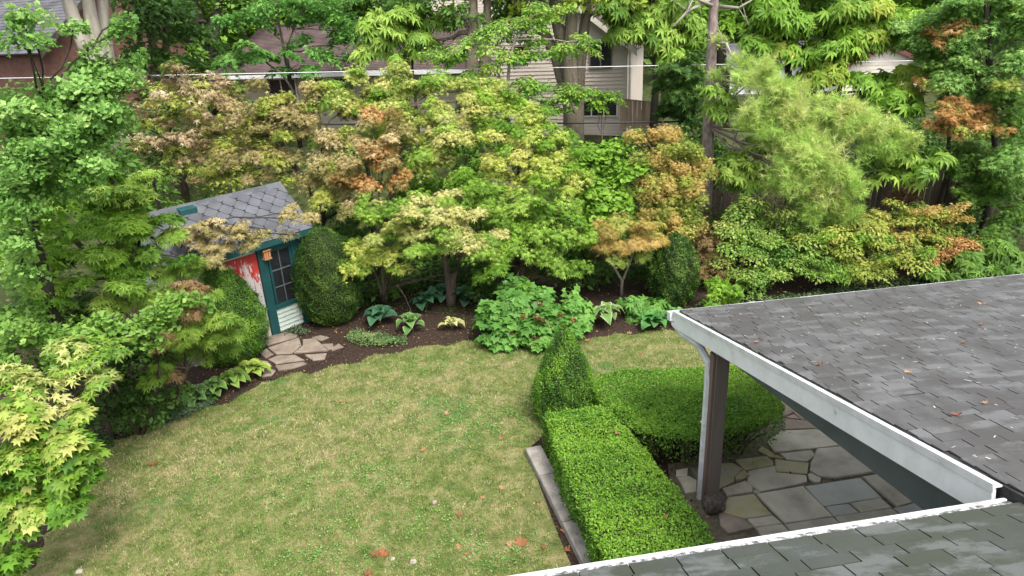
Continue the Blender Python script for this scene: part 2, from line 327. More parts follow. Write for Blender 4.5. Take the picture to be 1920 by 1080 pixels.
def clover():
    P = []
    for px, py, r, n in ((890, 795, .55, 2600), (700, 890, .4, 1200), (560, 915, .35, 900), (610, 1030, .5, 1500), (820, 1000, .45, 1400), (930, 1040, .3, 700), (780, 690, .35, 700), (420, 900, .4, 700), (500, 760, .4, 600), (1020, 700, .3, 400), (730, 760, .5, 900)):
        c = at(px, py); P.append(np.stack([c[0] + RNG.normal(0, r, n), c[1] + RNG.normal(0, r * .8, n), RNG.uniform(.03, .055, n)], -1))
    P = np.concatenate(P); P = P[RNG.random(len(P)) < .6]; P = P[inpoly(P[:, 0], P[:, 1], LAWN) & (vnoise(P[:, 0], P[:, 1], 9, 77) > -.25)]; n = len(P)
    V, T, c = scatter_arrays('round', P, np.array([0, 0, 1.0]) + RNG.normal(0, .3, (n, 3)), RNG.normal(0, 1, (n, 3)), RNG.uniform(.014, .03, n), pick([(.06, .17, .05), (.12, .27, .08), (.22, .36, .14)], RNG.random(n)))
    tag(link('clover', np_mesh('clover', V, T, M['leaf'], c)), 'patches of brighter green clover in the lawn', kind='stuff')
GRASS_LATER = True
tag(grass(), 'short mown grass blades, partly dried to straw', kind='stuff')

# ------------------------------------------------------------------ leaf shapes (unit length, stalk at the origin, +X to the tip, +Z up)
def star_leaf(angles, lens, valley, droop=.18):
    V = [(0, 0, 0)]; k = len(angles)
    angs = [math.radians(a) for a in angles]
    pts = []
    for i in range(k):
        if i == 0: pts.append((angs[0] - .42, valley * .8))
        pts.append((angs[i], lens[i]))
        pts.append(((angs[i] + angs[i + 1]) / 2, valley) if i < k - 1 else (angs[i] + .42, valley * .8))
    for a, r in pts: V.append((r * math.cos(a), r * math.sin(a), -droop * r * r))
    T = [(0, i, i + 1) for i in range(1, len(V) - 1)]
    return np.array(V, float), np.array(T)
def lite_leaf(angles, lens, w, droop=.2):
    V = []; T = []
    for a, L in zip(angles, lens):
        a = math.radians(a); c, s = math.cos(a), math.sin(a); b = len(V)
        m = L * .42
        V += [(0, 0, .0), (m * c - w * s, m * s + w * c, -droop * m * m), (L * c, L * s, -droop * L * L), (m * c + w * s, m * s - w * c, -droop * m * m)]
        T += [(b, b + 3, b + 2), (b, b + 2, b + 1)]
    return np.array(V, float), np.array(T)
def thin_leaf(angles, lens, w, droop=.2):
    V = []; T = []
    for a, L in zip(angles, lens):
        a = math.radians(a); c, s = math.cos(a), math.sin(a); b = len(V)
        V += [(-w * s * .9, w * c * .9, 0), (w * s * .9, -w * c * .9, 0), (L * c, L * s, -droop * L * L)]; T.append((b, b + 1, b + 2))
    return np.array(V, float), np.array(T)
LEAF = {
    'maple': star_leaf((-105, -52, 0, 52, 105), (.62, .9, 1.05, .9, .62), .36),
    'maple_big': star_leaf((-120, -80, -40, 0, 40, 80, 120), (.6, .8, .95, 1.05, .95, .8, .6), .55, .22),
    'lace': lite_leaf((-80, -40, 0, 40, 80), (.75, 1.0, 1.15, 1.0, .75), .085, .3),
    'japan_near': lite_leaf((-95, -48, 0, 48, 95), (.65, .95, 1.1, .95, .65), .13, .22),
    'japan': thin_leaf((-95, -48, 0, 48, 95), (.65, .95, 1.1, .95, .65), .15, .22),
    'lobed': star_leaf((-110, -55, 0, 55, 110), (.7, .85, 1.0, .85, .7), .6, .2),
    'fan': (np.array([(0, 0, 0), (.55, -.62, .1), (.85, -.33, -.05), (.78, 0, .06), (.85, .33, -.05), (.55, .62, .1)], float), np.array([(0, 1, 2), (0, 2, 3), (0, 3, 4), (0, 4, 5)])),
    'oval': (np.array([(0, 0, 0), (.45, -.27, .06), (1, 0, -.12), (.45, .27, .06)], float), np.array([(0, 1, 2), (0, 2, 3)])),
    'round': (np.array([(0, 0, 0), (.3, -.42, .05), (.75, -.36, 0), (1, 0, -.08), (.75, .36, 0), (.3, .42, .05)], float), np.array([(0, 1, 2), (0, 2, 3), (0, 3, 4), (0, 4, 5)])),
    'palm': lite_leaf((-85, -42, 0, 42, 85), (.75, 1.0, 1.1, 1.0, .75), .17, .55),
    'pinnate': lite_leaf((-100, -60, -25, 0, 25, 60, 100), (.5, .6, .75, 1.0, .75, .6, .5), .09, .45),
}
def _needles():
    V = []; T = []; rg = random.Random(3)
    for i in range(16):
        a = rg.uniform(0, 6.28); el = rg.uniform(-.5, 1.3); d = np.array([math.cos(a) * math.cos(el) + .5, math.sin(a) * math.cos(el), math.sin(el)]); d /= np.linalg.norm(d)
        s = np.cross(d, (0, .3, 1)); s /= np.linalg.norm(s); b = len(V)
        V += [tuple(s * .028), tuple(-s * .028), tuple(d * rg.uniform(.8, 1.1) - np.array([0, 0, .12]))]; T.append((b, b + 1, b + 2))
    return np.array(V, float), np.array(T)
LEAF['needle'] = _needles()

def basis(nrm, dirn):
    Z = nrm / np.linalg.norm(nrm, axis=1, keepdims=True)
    X = dirn - Z * np.sum(dirn * Z, 1, keepdims=True); X /= (np.linalg.norm(X, axis=1, keepdims=True) + 1e-9)
    return X, np.cross(Z, X), Z
def scatter_arrays(tmpl, P, nrm, dirn, size, col):
    tv, tt = LEAF[tmpl]; X, Y, Z = basis(nrm, dirn); n = len(P); k = len(tv); s = size[:, None, None]
    V = P[:, None, :] + s * (tv[None, :, 0:1] * X[:, None] + tv[None, :, 1:2] * Y[:, None] + tv[None, :, 2:3] * Z[:, None])
    T = (tt[None] + (np.arange(n) * k)[:, None, None]).reshape(-1, tt.shape[1])
    return V.reshape(-1, 3), T, np.repeat(col, k, 0)
def pick(pal, t):
    pal = np.array(pal, float); t = np.clip(t, 0, 1) * (len(pal) - 1); i = np.minimum(t.astype(int), len(pal) - 2); f = (t - i)[:, None]
    return np.minimum((pal[i] * (1 - f) + pal[i + 1] * f) * GAIN * np.array([1.04, 1.03, .76]), .62)

TRIS = [0]
DENS, GAIN = 3.1, 1.42
_leafvar = {}
def leaf_variants(tmpl, pal, key):
    if key not in _leafvar:
        out = []
        for i in range(8):
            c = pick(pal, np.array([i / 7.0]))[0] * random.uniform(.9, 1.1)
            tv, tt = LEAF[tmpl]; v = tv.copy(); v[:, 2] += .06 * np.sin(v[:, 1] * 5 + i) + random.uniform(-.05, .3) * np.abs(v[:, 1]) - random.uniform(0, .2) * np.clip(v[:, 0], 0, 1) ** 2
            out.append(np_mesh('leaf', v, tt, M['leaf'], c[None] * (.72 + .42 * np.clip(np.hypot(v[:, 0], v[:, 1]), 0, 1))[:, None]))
        _leafvar[key] = out
    return _leafvar[key]

def leaf_cloud(pads, tmpl, size, pal, cov=2.6, crad=.34, flat=.35, style='layer', jit=.16, hue=.5, foot=.33, pal2=None, mix=.35):
    """leaves in flattened sprays that fill the pads; pads = (px, py, Y, rx_px, ry_px[, shift])"""
    if tmpl == 'japan': size, crad, flat = size * .83, crad * .8, flat * 2.2
    PP, NN, DD, SS, CC, cents = [], [], [], [], [], []
    for pd in pads:
        px, py, Y, rx, ry = pd[:5]; rx, ry = rx * 1.1, ry * 1.14; shift = pd[5] if len(pd) > 5 else 0.0
        c = atY(px, py, Y); dist = np.dot(c - CP, cf); k = dist / FPX
        R = np.array([rx * k, rx * k * .75, ry * k * 1.02])
        leafpx = (size / k) ** 2 * foot
        n = int(DENS * cov * math.pi * rx * ry / max(leafpx, 2.0)); n = max(n, 12)
        per = max(10, int(n / max(1, math.pi * R[0] * R[2] / (crad * crad) * .9)))
        nc = max(1, n // per)
        d = RNG.normal(0, 1, (nc, 3)); d /= np.linalg.norm(d, axis=1, keepdims=True)
        rr = RNG.random(nc) ** .45 * np.where(RNG.random(nc) < .14, 1.22, 1.0)
        C = c + d * rr[:, None] * R * .9
        cents.append((c, C))
        ct = RNG.normal(0, .3, nc) * hue + .5 + shift + .35 * hue * d[:, 2] * rr
        ci = np.repeat(np.arange(nc), per); m = len(ci)
        u = np.sqrt(RNG.random(m)); th = RNG.uniform(0, 6.283, m); cr_ = crad * RNG.uniform(.7, 1.3, nc)[ci]
        off = np.stack([np.cos(th) * u * cr_, np.sin(th) * u * cr_, RNG.normal(0, .22, m) * cr_ * flat * 2 - .35 * u * u * cr_], -1)
        tilt = RNG.normal(0, .3, (nc, 3)); tilt[:, 2] = 1
        off[:, 2] -= (off[:, 0] * tilt[ci, 0] + off[:, 1] * tilt[ci, 1]) * .8
        P = C[ci] + off
        rad = np.stack([np.cos(th), np.sin(th), np.zeros(m)], -1)
        if style == 'layer': nr = np.array([0, 0, 1.0]) + rad * .45 * u[:, None] + RNG.normal(0, .33, (m, 3)) + tilt[ci] * np.array([.5, .5, 0])
        elif style == 'droop': nr = np.array([0, -.15, .8]) + rad * .55 + RNG.normal(0, .3, (m, 3))
        else: nr = np.array([0, 0, .75]) + d[ci] * .5 + RNG.normal(0, .55, (m, 3))
        dr = rad + RNG.normal(0, .45, (m, 3)) + np.array([0, 0, -.25])
        PP.append(P); NN.append(nr); DD.append(dr); SS.append(size * RNG.uniform(.5, 1.3, m))
        col = pick(pal, ct[ci] + RNG.normal(0, .12, m))
        if pal2 is not None:
            sel = (RNG.random(nc) < mix)[ci]; col = np.where(sel[:, None], pick(pal2, ct[ci] + RNG.normal(0, .15, m)), col)
        CC.append(col * RNG.uniform(1 - jit, 1 + jit, (m, 1)))
    P, Nn, D, S, Cc = map(np.concatenate, (PP, NN, DD, SS, CC))
    ok = P[:, 2] > terrain(P[:, 0], P[:, 1]) + .03
    return P[ok], Nn[ok], D[ok], S[ok], Cc[ok], cents

def place_leaves(root, tmpl, cloud, pal, nparts, key, crown_name='crown'):
    P, Nn, D, S, C = cloud
    sel = np.zeros(len(P), bool)
    if nparts:
        dist = np.linalg.norm(P - CP, axis=1) - .25 * P[:, 2]
        order = np.argsort(dist + RNG.normal(0, .12, len(P))); cand = order[:nparts * 3]; sel[RNG.permutation(cand)[:nparts]] = True
        var = leaf_variants(tmpl, pal, key); X, Y, Z = basis(Nn[sel], D[sel]); pi = parent_world(root).inverted()
        vc = np.array([np.array([0, 0, 0])])
        cols = np.array([pick(pal, np.array([i / 7.0]))[0] for i in range(8)])
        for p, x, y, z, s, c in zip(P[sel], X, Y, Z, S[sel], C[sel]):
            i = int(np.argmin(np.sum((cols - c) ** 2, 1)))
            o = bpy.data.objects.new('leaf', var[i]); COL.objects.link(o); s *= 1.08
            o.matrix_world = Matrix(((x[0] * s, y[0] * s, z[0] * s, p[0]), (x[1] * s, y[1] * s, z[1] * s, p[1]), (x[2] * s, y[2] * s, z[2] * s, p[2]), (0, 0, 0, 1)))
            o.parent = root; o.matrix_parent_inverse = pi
    r = ~sel
    V, T, cc = scatter_arrays(tmpl, P[r], Nn[r], D[r], S[r], C[r]); TRIS[0] += len(T)
    o = link(crown_name, np_mesh(crown_name, V, T, M['leaf'], cc), root); o['kind'] = 'stuff'
    return o

def wiggle(a, b, n=5, amp=.05):
    a, b = np.asarray(a, float), np.asarray(b, float); L = np.linalg.norm(b - a); pts = []
    for i in range(n + 1):
        t = i / n; p = a + (b - a) * t
        if 0 < i < n: p = p + np.array([random.gauss(0, 1), random.gauss(0, 1), random.gauss(0, .5)]) * amp * L
        pts.append(p)
    return pts
def tree(name, label, cat, base, stems, pads, tmpl, size, pal, bark='bark', r0=.08, group=None, nparts=0, limbs=True, twigs=.35, limb=.5, **kw):
    """stems: lists of points from the ground up (or None for one leaning stem); pads as in leaf_cloud"""
    base = np.array([base[0], base[1], float(terrain(base[0], base[1]))])
    root = thing(name, base, label, cat, group)
    *cloud, cents = leaf_cloud(pads, tmpl, size, pal, **kw)
    cc = np.array([c for c, _ in cents])
    if stems is None:
        top = cc.mean(0); top = base * .25 + top * .75 if top[2] > base[2] + .6 else top
        stems = [wiggle(base - np.array([0, 0, .1]), top, 4, .035)]
    tb = MB(); lines = []
    for st in stems:
        st = [np.asarray(p, float) for p in st]; n = len(st)
        tb.tube(st, [r0 * (1 - .62 * i / (n - 1)) * (1.25 if i == 0 else 1) for i in range(n)], 9, .06)
        lines += [(p, r0 * (1 - .62 * i / (n - 1))) for i, p in enumerate(st)][n // 3:]
    tb.build('trunk', M[bark], root, smooth=True)
    if limbs:
        lb = MB(); LP = np.array([p for p, _ in lines])
        for c, Cs in cents:
            cost = np.linalg.norm(LP - c, axis=1) + 1.2 * np.clip(LP[:, 2] - c[2], 0, None); i = int(np.argmin(cost))
            r = lines[i][1]; b0 = LP[i]
            pts = wiggle(b0, c, 4, .05); rr = [max(.012, r * limb * (1 - .6 * q / 4)) for q in range(5)]
            lb.tube(pts, rr, 5)
            for C in Cs:
                if random.random() < twigs:
                    q = pts[random.choice((2, 3, 4))]; lb.tube([q, q * .5 + C * .5 + np.array([0, 0, .05]), C], [.012, .008, .004], 3)
        o = lb.build('branch', M[bark], root); o['kind'] = 'stuff'
    place_leaves(root, tmpl, cloud, pal, nparts, name + label[:12])
    return root

# ------------------------------------------------------------------ the house in front: two shingled roofs, rake board, gutter, post
E_ = np.array([.992, .125, 0]); E_ /= np.linalg.norm(E_); OUT = np.array([-E_[1], E_[0], 0]); UP = np.array([0, 0, 1.0])
def plane_matrix(o, slope_deg, E_=E_):
    OUT = np.array([-E_[1], E_[0], 0]); a = math.radians(slope_deg); S = -OUT * math.cos(a) + UP * math.sin(a); Nn = np.cross(S, E_)
    return Matrix(((E_[0], S[0], Nn[0], o[0]), (E_[1], S[1], Nn[1], o[1]), (E_[2], S[2], Nn[2], o[2]), (0, 0, 0, 1)))
MW = plane_matrix((2.25, 8.53, 2.585), 12.1)      # porch wing
MN = plane_matrix((2.925, 3.222, 3.665), 20.0, np.array([.9904, .1378, 0]))      # near roof
def loc(m, u, s, h): return np.array(m @ Vector((u, s, h)))
def lbox(mb, m, u0, u1, s0, s1, h0, h1):
    o = loc(m, u0, s0, h0); return mb.box(o, loc(m, u1, s0, h0) - o, loc(m, u0, s1, h0) - o, loc(m, u0, s0, h1) - o)
def project(p):
    v = np.asarray(p) - CP; k = v @ cf; return 960 + FPX * (v @ cr) / k, 540 - FPX * (v @ cu) / k, k

house = thing('house', (3.2, 4.5, 0), 'white trimmed house with grey shingled roofs over the flagstone patio', 'house')
EX, TW = .125, .27
_sm = MB(); _sm.add([(0, 0, .001), (1, 0, .001), (1, EX - .004, .001), (0, EX - .004, .001), (.0, 0, .014), (1, 0, .014), (1, EX - .004, .006), (0, EX - .004, .006)],
                    [(4, 5, 6, 7), (0, 1, 5, 4), (1, 2, 6, 5), (3, 0, 4, 7), (2, 3, 7, 6)])
def shingle_roof(roof, m, umin, umax, smax, mat, limit, jag, s0=0.0):
    me = _sm.mesh('shingle', mat); cells = []; rg = random.Random(5)
    for j in range(int(smax / EX)):
        off = (j % 2) * TW * .5 + rg.uniform(-.05, .05) + (.0 if j % 3 else .09); u = umin - off
        s = s0 + j * EX + rg.uniform(-.003, .003); start = umin + (rg.uniform(.012, .032) if jag else 0)
        while u < umax:
            w = TW + rg.uniform(-.012, .012); a, b_ = max(u, start), u + w - .009
            if b_ - a > .03:
                x, y, k = project(loc(m, (a + b_) / 2, s + EX / 2, 0)); vis = k > .5 and -60 < x < 1980 and -60 < y < 1140
                cells.append((0 if vis else 1, k, a, b_, s, rg.uniform(.0, .003), 1 - max(0, rg.gauss(.055, .055))))
            u += w
    cells.sort(); rest = MB()
    for i, (_, _, a, b_, s, dz, ln) in enumerate(cells):
        if i < limit:
            link('shingle', me, roof, mw=m @ Matrix(((b_ - a, 0, 0, a), (0, ln, 0, s), (0, 0, 1, dz), (0, 0, 0, 1))))
        else:
            V = [loc(m, a + (b_ - a) * v.co.x, s + v.co.y * ln, v.co.z + dz) for v in me.vertices]; rest.add(V, [tuple(p.vertices) for p in me.polygons])
    o = rest.build('shingle_field', mat, roof); o['kind'] = 'stuff'
wing = lbox(MB(), MW, .0, 9.0, 0, 5.75, -.10, -.004).build('porch_roof', M['shingle_edge'], house)
shingle_roof(wing, MW, .0, 9.0, 5.75, M['shingle_grey'], 210, True)
near = lbox(MB(), MN, -5.0, 6.5, 0, 4.6, -.10, -.004).build('main_roof', M['shingle_edge'], house)
shingle_roof(near, MN, -5.0, 6.5, 4.6, M['shingle_moss'], 90, False, .03)
lbox(MB(), MW, -.05, -.022, -.005, 5.34, -.232, -.014).build('rake_board', M['white_paint'], house)
dm = MB(); lbox(dm, MW, -.064, .004, -.005, 5.36, -.0135, -.0035); lbox(dm, MW, -.064, -.05, -.005, 5.36, -.0035, .012); lbox(dm, MW, -.062, -.0505, -.005, 5.36, -.045, -.0138)
dm.build('drip_edge', M['gutter_white'], house)
gm = MB(); prof = [(-.008, -.012), (-.008, -.13), (-.085, -.13), (-.13, -.07), (-.13, -.012), (-.118, -.012), (-.112, -.06), (-.075, -.115), (-.02, -.115), (-.02, -.012)]
gm.prism([loc(MW, -.10, s, h) for s, h in prof], loc(MW, 9.0, 0, 0) - loc(MW, -.10, 0, 0))
lbox(gm, MW, -.104, -.101, -.13, -.008, -.13, -.012); gut = gm.build('gutter', M['gutter_white'], house)
# post line sits .25 m inside the rake
PB = at(1333, 938); PB[2] = 0
pw = .18; PB = PB - E_ * .02; o = PB - E_ * pw / 2 - OUT * pw / 2
MB().box(o, E_ * pw, OUT * pw, UP * 2.36).build('post', M['post_brown'], house, bevel=.006)
o2 = o - E_ * .035 + OUT * .015
MB().box(o2, E_ * .0345, OUT * .12, UP * 2.34).build('post_trim', M['post_red'], house, bevel=.003)
def on_plane(px, py, p0, nn):
    d = ray(px, py); return CP + d * (((np.asarray(p0) - CP) @ nn) / (d @ nn))
b0 = on_plane(1362, 672, PB, E_); b1 = on_plane(1720, 948, PB, E_)
dirb = (b1 - b0); bm_ = MB(); ext = dirb * 1.1
st = b0 - dirb * .28
bm_.prism([st, st + ext * 1.6, st + ext * 1.6 + UP * .36, st + UP * .17], E_ * .09); bm_.build('rafter', M['beam_grey'], house)
bm2 = MB(); bm2.prism([st + UP * .16, st + ext * 1.6 + UP * .35, st + ext * 1.6 + UP * .75, st + UP * .22], E_ * .07 - E_ * 0); 
o = bm2.build('rafter_board', M['beam_grey'], house); o.location += Vector(-E_ * .012)
dsp = MB(); base_d = at(1312.5, 936); tp = base_d + UP * 2.3
g0 = loc(MW, -.02, -.06, -.13)
cv = [g0 + UP * .02, g0 - UP * .05, g0 * .72 + tp * .28 - UP * .08, g0 * .3 + tp * .7 - UP * .02, tp * .98 + g0 * .02 - UP * .12, tp - UP * .4, base_d + UP * .02]
dsp.tube(cv, [.052] * 7, 8); ds = dsp.build('downspout', M['gutter_white'], house, smooth=False)
MB().box(base_d + UP * 1.25 - E_ * .05 - OUT * .05, E_ * .1, OUT * .1, UP * .025).build('strap', M['gutter_white'], ds)
lbox(MB(), MN, -5.0, -.03, -.058, -.034, -.06, .013).build('eave_flashing', M['gutter_white'], house)
lbox(MB(), MN, -5.0, -.03, -.033, .034, -.012, .003).build('eave_flange', M['flaky_paint'], house)
fz = MB(); c_ = loc(MN, -5, -.03, 0); fz.box(c_ - UP * .22, E_ * 4.9, -OUT * .025, UP * .2); fz.build('fascia', M['white_paint'], house)
MB().box(loc(MN, -5, .55, 0) * [1, 1, 0], E_ * 11, -OUT * .2, UP * 3.7).build('wall', M['beam_grey'], house)

# ------------------------------------------------------------------ stones
def stone_mesh(poly, z0, th, mat, name):
    """an irregular slab: ragged outline, chamfered top edge"""
    P = np.array([p[:2] for p in poly]); c = P.mean(0); P = c + (P - c) * .998; out = []
    for i in range(len(P)):
        a, b_ = P[i], P[(i + 1) % len(P)]; L = np.linalg.norm(b_ - a); n = 2 if L > .25 else 1
        nrm = np.array([b_[1] - a[1], a[0] - b_[0]]) / (L + 1e-9)
        for q in range(n):
            t = q / n; out.append(a + (b_ - a) * t + nrm * random.uniform(-.008, .008) * (1 if q else .4))
    n = len(out); ins = [c + (p - c) * (1 - .012 / max(.1, np.linalg.norm(p - c))) for p in out]
    tl = [random.uniform(-.004, .004) for _ in range(2)]
    zt = lambda p: z0 + th + (p[0] - c[0]) * tl[0] + (p[1] - c[1]) * tl[1]
    m = MB(); m.add([(p[0], p[1], z0) for p in out] + [(p[0], p[1], zt(p) - .007) for p in out] + [(p[0], p[1], zt(p)) for p in ins],
                    [tuple(range(2 * n, 3 * n))] + [(i, (i + 1) % n, n + (i + 1) % n, n + i) for i in range(n)] + [(n + i, n + (i + 1) % n, 2 * n + (i + 1) % n, 2 * n + i) for i in range(n)])
    return m.mesh(name, mat)
Z5 = lambda x, y: at(1240 + x / 4, 740 + y / 4)
patio_pts = [at(1252, 872), at(1275, 868), at(1330, 845), at(1440, 800), at(1470, 752), at(1480, 720)]
bed = MB(); bp_ = [p[:2] for p in patio_pts] + [np.array(p) for p in [(5.5, 10.2), (9.5, 10.6), (9.5, 3.0), (2.6, 3.0), (2.0, 5.2), (1.9, 6.5)]]
bed.add([(p[0], p[1], .016) for p in bp_], [tuple(range(len(bp_)))])
M['patio_bed'] = rough_noise_mat('patio_bed', [(.3, (.07, .06, .04)), (.6, (.15, .13, .09)), (.75, (.22, .19, .14))], 14, bump=.6)
patio = tag(bed.build('patio', M['patio_bed']), 'flagstone patio with mossy irregular slabs beside the hedge', kind='structure')
PATIO = [
    ('moss', [(440, 535), (530, 528), (610, 575), (545, 640), (545, 665), (450, 718), (340, 735), (345, 540)]),
    ('moss', [(618, 580), (648, 612), (640, 640), (560, 662), (550, 640)]),
    ('moss', [(552, 505), (790, 475), (840, 530), (835, 548), (625, 585)]),
    ('moss', [(850, 500), (1105, 530), (1090, 612), (855, 595)]),
    ('grey', [(650, 590), (850, 550), (858, 602), (1085, 625), (1090, 668), (900, 712), (745, 742), (640, 680)]),
    ('grey', [(457, 722), (625, 665), (685, 712), (680, 745), (490, 776)]),
    ('grey', [(1165, 422), (1370, 403), (1625, 590), (1290, 642), (1180, 630), (1110, 588), (1115, 532)]),
    ('grey', [(885, 458), (1120, 432), (1155, 470), (1092, 518), (938, 503)]),
    ('grey', [(845, 448), (1355, 396), (1240, 292), (1150, 274), (900, 284), (785, 370)]),
    ('grey', [(1094, 614), (1118, 607), (1195, 645), (1185, 673), (1150, 676), (1108, 650)]),
    ('grey', [(692, 727), (743, 745), (716, 759), (684, 750)]),
    ('moss', [(722, 432), (752, 402), (915, 495), (805, 480)]),
    ('moss', [(500, 788), (690, 759), (828, 918), (620, 948), (440, 896)]),
    ('grey', [(712, 764), (1058, 706), (1282, 934), (925, 984)]),
    ('blue', [(1074, 704), (1488, 640), (1648, 788), (1217, 858)]),
    ('grey', [(1502, 634), (1640, 608), (1900, 820), (1765, 858)]),
    ('blue', [(1228, 862), (1398, 840), (1478, 908), (1292, 934)]),
    ('grey', [(1414, 836), (1640, 796), (1722, 868), (1492, 906)]),
    ('grey', [(640, 952), (832, 924), (905, 985), (700, 1012)]),
    ('path', [(428, 905), (620, 953), (690, 1015), (500, 1060), (440, 1000)]),
    ('path', [(908, 192), (960, 197), (1105, 212), (1208, 286), (1150, 268), (908, 276)]),
    ('path', [(895, 50), (930, 70), (1105, 203), (1050, 205), (990, 150), (895, 98)]),
    ('path', [(900, 108), (960, 125), (985, 148), (910, 185)]),
    ('path', [(992, 160), (1040, 200), (965, 194), (930, 186)]),
    ('grey', [(110, 582), (198, 567), (193, 622), (112, 630)]),
    ('path', [(216, 572), (330, 556), (330, 640), (250, 642)]),
    ('grey', [(120, 640), (200, 630), (262, 660), (262, 745), (180, 760)]),
    ('grey', [(925, 992), (1288, 938), (1402, 1060), (1040, 1110)]), ('grey', [(1298, 937), (1725, 874), (1885, 1000), (1412, 1059)]), ('blue', [(1736, 872), (1912, 828), (2060, 960), (1896, 1000)]), ('grey', [(705, 1018), (905, 990), (1030, 1110), (800, 1150)]),
    ('grey', [(1000, 330), (1000, 330), (1000, 330)]),
]
MS = {'moss': 'stone_moss', 'grey': 'stone', 'blue': 'stone_blue', 'path': 'stone_path'}
for kind, poly in PATIO[:-1]:
    pts = [Z5(*p) for p in poly]; link('flagstone', stone_mesh(pts, .006, random.uniform(.036, .05), M[MS[kind]], 'flagstone'), patio)
PATH = [[(560, 880), (595, 850), (690, 825), (750, 840), (745, 850), (600, 892)], [(602, 902), (758, 852), (770, 890), (722, 932), (645, 935)], [(778, 862), (840, 857), (905, 918), (775, 928), (735, 930), (780, 892)],
        [(602, 962), (650, 942), (738, 938), (788, 965), (640, 984)], [(788, 940), (898, 932), (890, 960), (830, 968)], [(640, 996), (780, 977), (798, 985), (720, 1010), (655, 1018)],
        [(550, 968), (598, 972), (622, 998), (562, 1010)], [(560, 932), (595, 908), (628, 938), (590, 958)], [(872, 886), (930, 882), (938, 908), (905, 914)], [(932, 900), (960, 882), (984, 898), (925, 918)],
        [(822, 852), (868, 838), (912, 850), (872, 868)], [(582, 1020), (610, 1006), (640, 1020), (620, 1044), (572, 1050)]]
pp = [at(280 + x / 2.7, 320 + y / 2.7)[:2] for x, y in [(540, 860), (700, 815), (880, 828), (1000, 890), (950, 935), (800, 1010), (640, 1060), (550, 1060), (530, 960)]]
path = MB(); path.add([(p[0], p[1], .016) for p in pp], [tuple(range(len(pp)))])
path = tag(path.build('path', M['soil']), 'flagstone path leading across the soil to the shed door', kind='structure')
for poly in PATH:
    link('flagstone', stone_mesh([at(280 + x / 2.7, 320 + y / 2.7) for x, y in poly], .006, random.uniform(.03, .045), M['stone_path'], 'flagstone'), path)

# concrete edging beside the near hedge
c0, c1, wdt = at(985, 852), at(1088, 1060), .26
edging = thing('stone_edging', c0, 'low concrete edging strip in sections between lawn and near hedge', 'edging')
dv = c1 - c0; dv2 = np.array([dv[1], -dv[0], 0]) / np.linalg.norm(dv) * -1
if dv2[0] < 0: dv2 = -dv2
cuts = [0, .30, .72, 1.25]
for a, b_ in zip(cuts[:-1], cuts[1:]):
    m = MB(); m.box(c0 + dv * (a + .004) - UP * .05, dv * (b_ - a - .008), dv2 * wdt, UP * (.05 + .13)); m.build('section', M['concrete'], edging, bevel=.012)

# ------------------------------------------------------------------ boulder at the post
def boulder(name, c, r, label, cat, mat, sq=.85):
    bm = bmesh.new(); bmesh.ops.create_icosphere(bm, subdivisions=3, radius=1)
    for v in bm.verts:
        k = 1 + .16 * math.sin(v.co.x * 2.3 + 1) * math.cos(v.co.y * 2.9) + .06 * math.sin(v.co.z * 6 + v.co.x * 5); v.co = Vector((v.co.x * r * k, v.co.y * r * k * .9, v.co.z * r * k * sq + r * sq * .85))
    me = bpy.data.meshes.new(name); bm.to_mesh(me); bm.free(); me.materials.append(mat); me.polygons.foreach_set('use_smooth', np.ones(len(me.polygons), bool))
    o = link(name, me); o.location = Vector(c); return tag(o, label, cat)
boulder('boulder', at(1337, 958), .165, 'round dark speckled boulder at the foot of the porch post', 'boulder', M['boulder'])

# ------------------------------------------------------------------ garden shed
S0 = np.array([-5.3, 14.06, 0]); W_ = np.array([.66, .751, 0]); W_ /= np.linalg.norm(W_); FN = np.array([W_[1], -W_[0], 0]); BK = -FN
def sp(t, d, z): return S0 + W_ * t + FN * d + UP * z       # along the front, out from the front, up
shed = thing('garden_shed', sp(-.4, -.8, 0), 'small garden shed with slate roof, peeling red door and teal trim', 'shed')
def sbox(t0, t1, d0, d1, z0, z1): return MB().box(sp(t0, d0, z0), W_ * (t1 - t0), FN * (d1 - d0), UP * (z1 - z0))
body = MB(); prof = [(-.03, 0), (-.03, 2.1), (-.82, 2.93), (-1.62, 2.1), (-1.62, 0)]
body.prism([sp(-1.95, d, z) for d, z in prof], W_ * 2.93); body.build('wall', M['siding_pale'], shed)
door = sbox(-.98, -.21, -.028, -.005, .03, 1.98).build('door', M['peeling_door'], shed)
for t in np.arange(-.98, -.22, .155):
    sbox(t, t + .15, -.0045, .006, .035, 1.97).build('plank', M['peeling_door'], door)
MB().box(sp(-.93, .008, .95), W_ * .04, FN * .03, UP * .12).build('handle', M['cable_black'], door)
sbox(-.2, 0, -.028, .05, 0, 2.12).build('corner_post', M['teal'], shed, bevel=.005)
sbox(-1.1, -.99, -.028, .04, 0, 2.1).build('door_jamb', M['teal'], shed, bevel=.005)
sbox(.62, .92, -.028, .045, 0, 2.1).build('corner_post', M['teal'], shed, bevel=.005)
for k in range(5):
    z = .06 + k * .105; m = MB(); m.prism([sp(.002, -.027, z), sp(.002, .04, z), sp(.002, .012, z + .093), sp(.002, -.027, z + .093)], W_ * .615); m.build('siding_board', M['siding_pale'], shed)
sill = sbox(.002, .618, -.027, .06, .59, .69).build('window_sill', M['teal'], shed, bevel=.004)
win = sbox(.05, .57, -.029, -.01, .695, 1.9).build('window', M['window_dark'], shed)
for t in (.03, .305, .56): sbox(t - (.0 if t != .305 else .0), t + (.05 if t != .305 else .018), -.0095, .03 if t != .305 else .012, .692, 1.92).build('window_bar', M['teal'] if t != .305 else M['beam_grey'], win)
for z in (1.07, 1.46): sbox(.081, .559, -.0092, .010, z, z + .02).build('window_bar', M['beam_grey'], win)
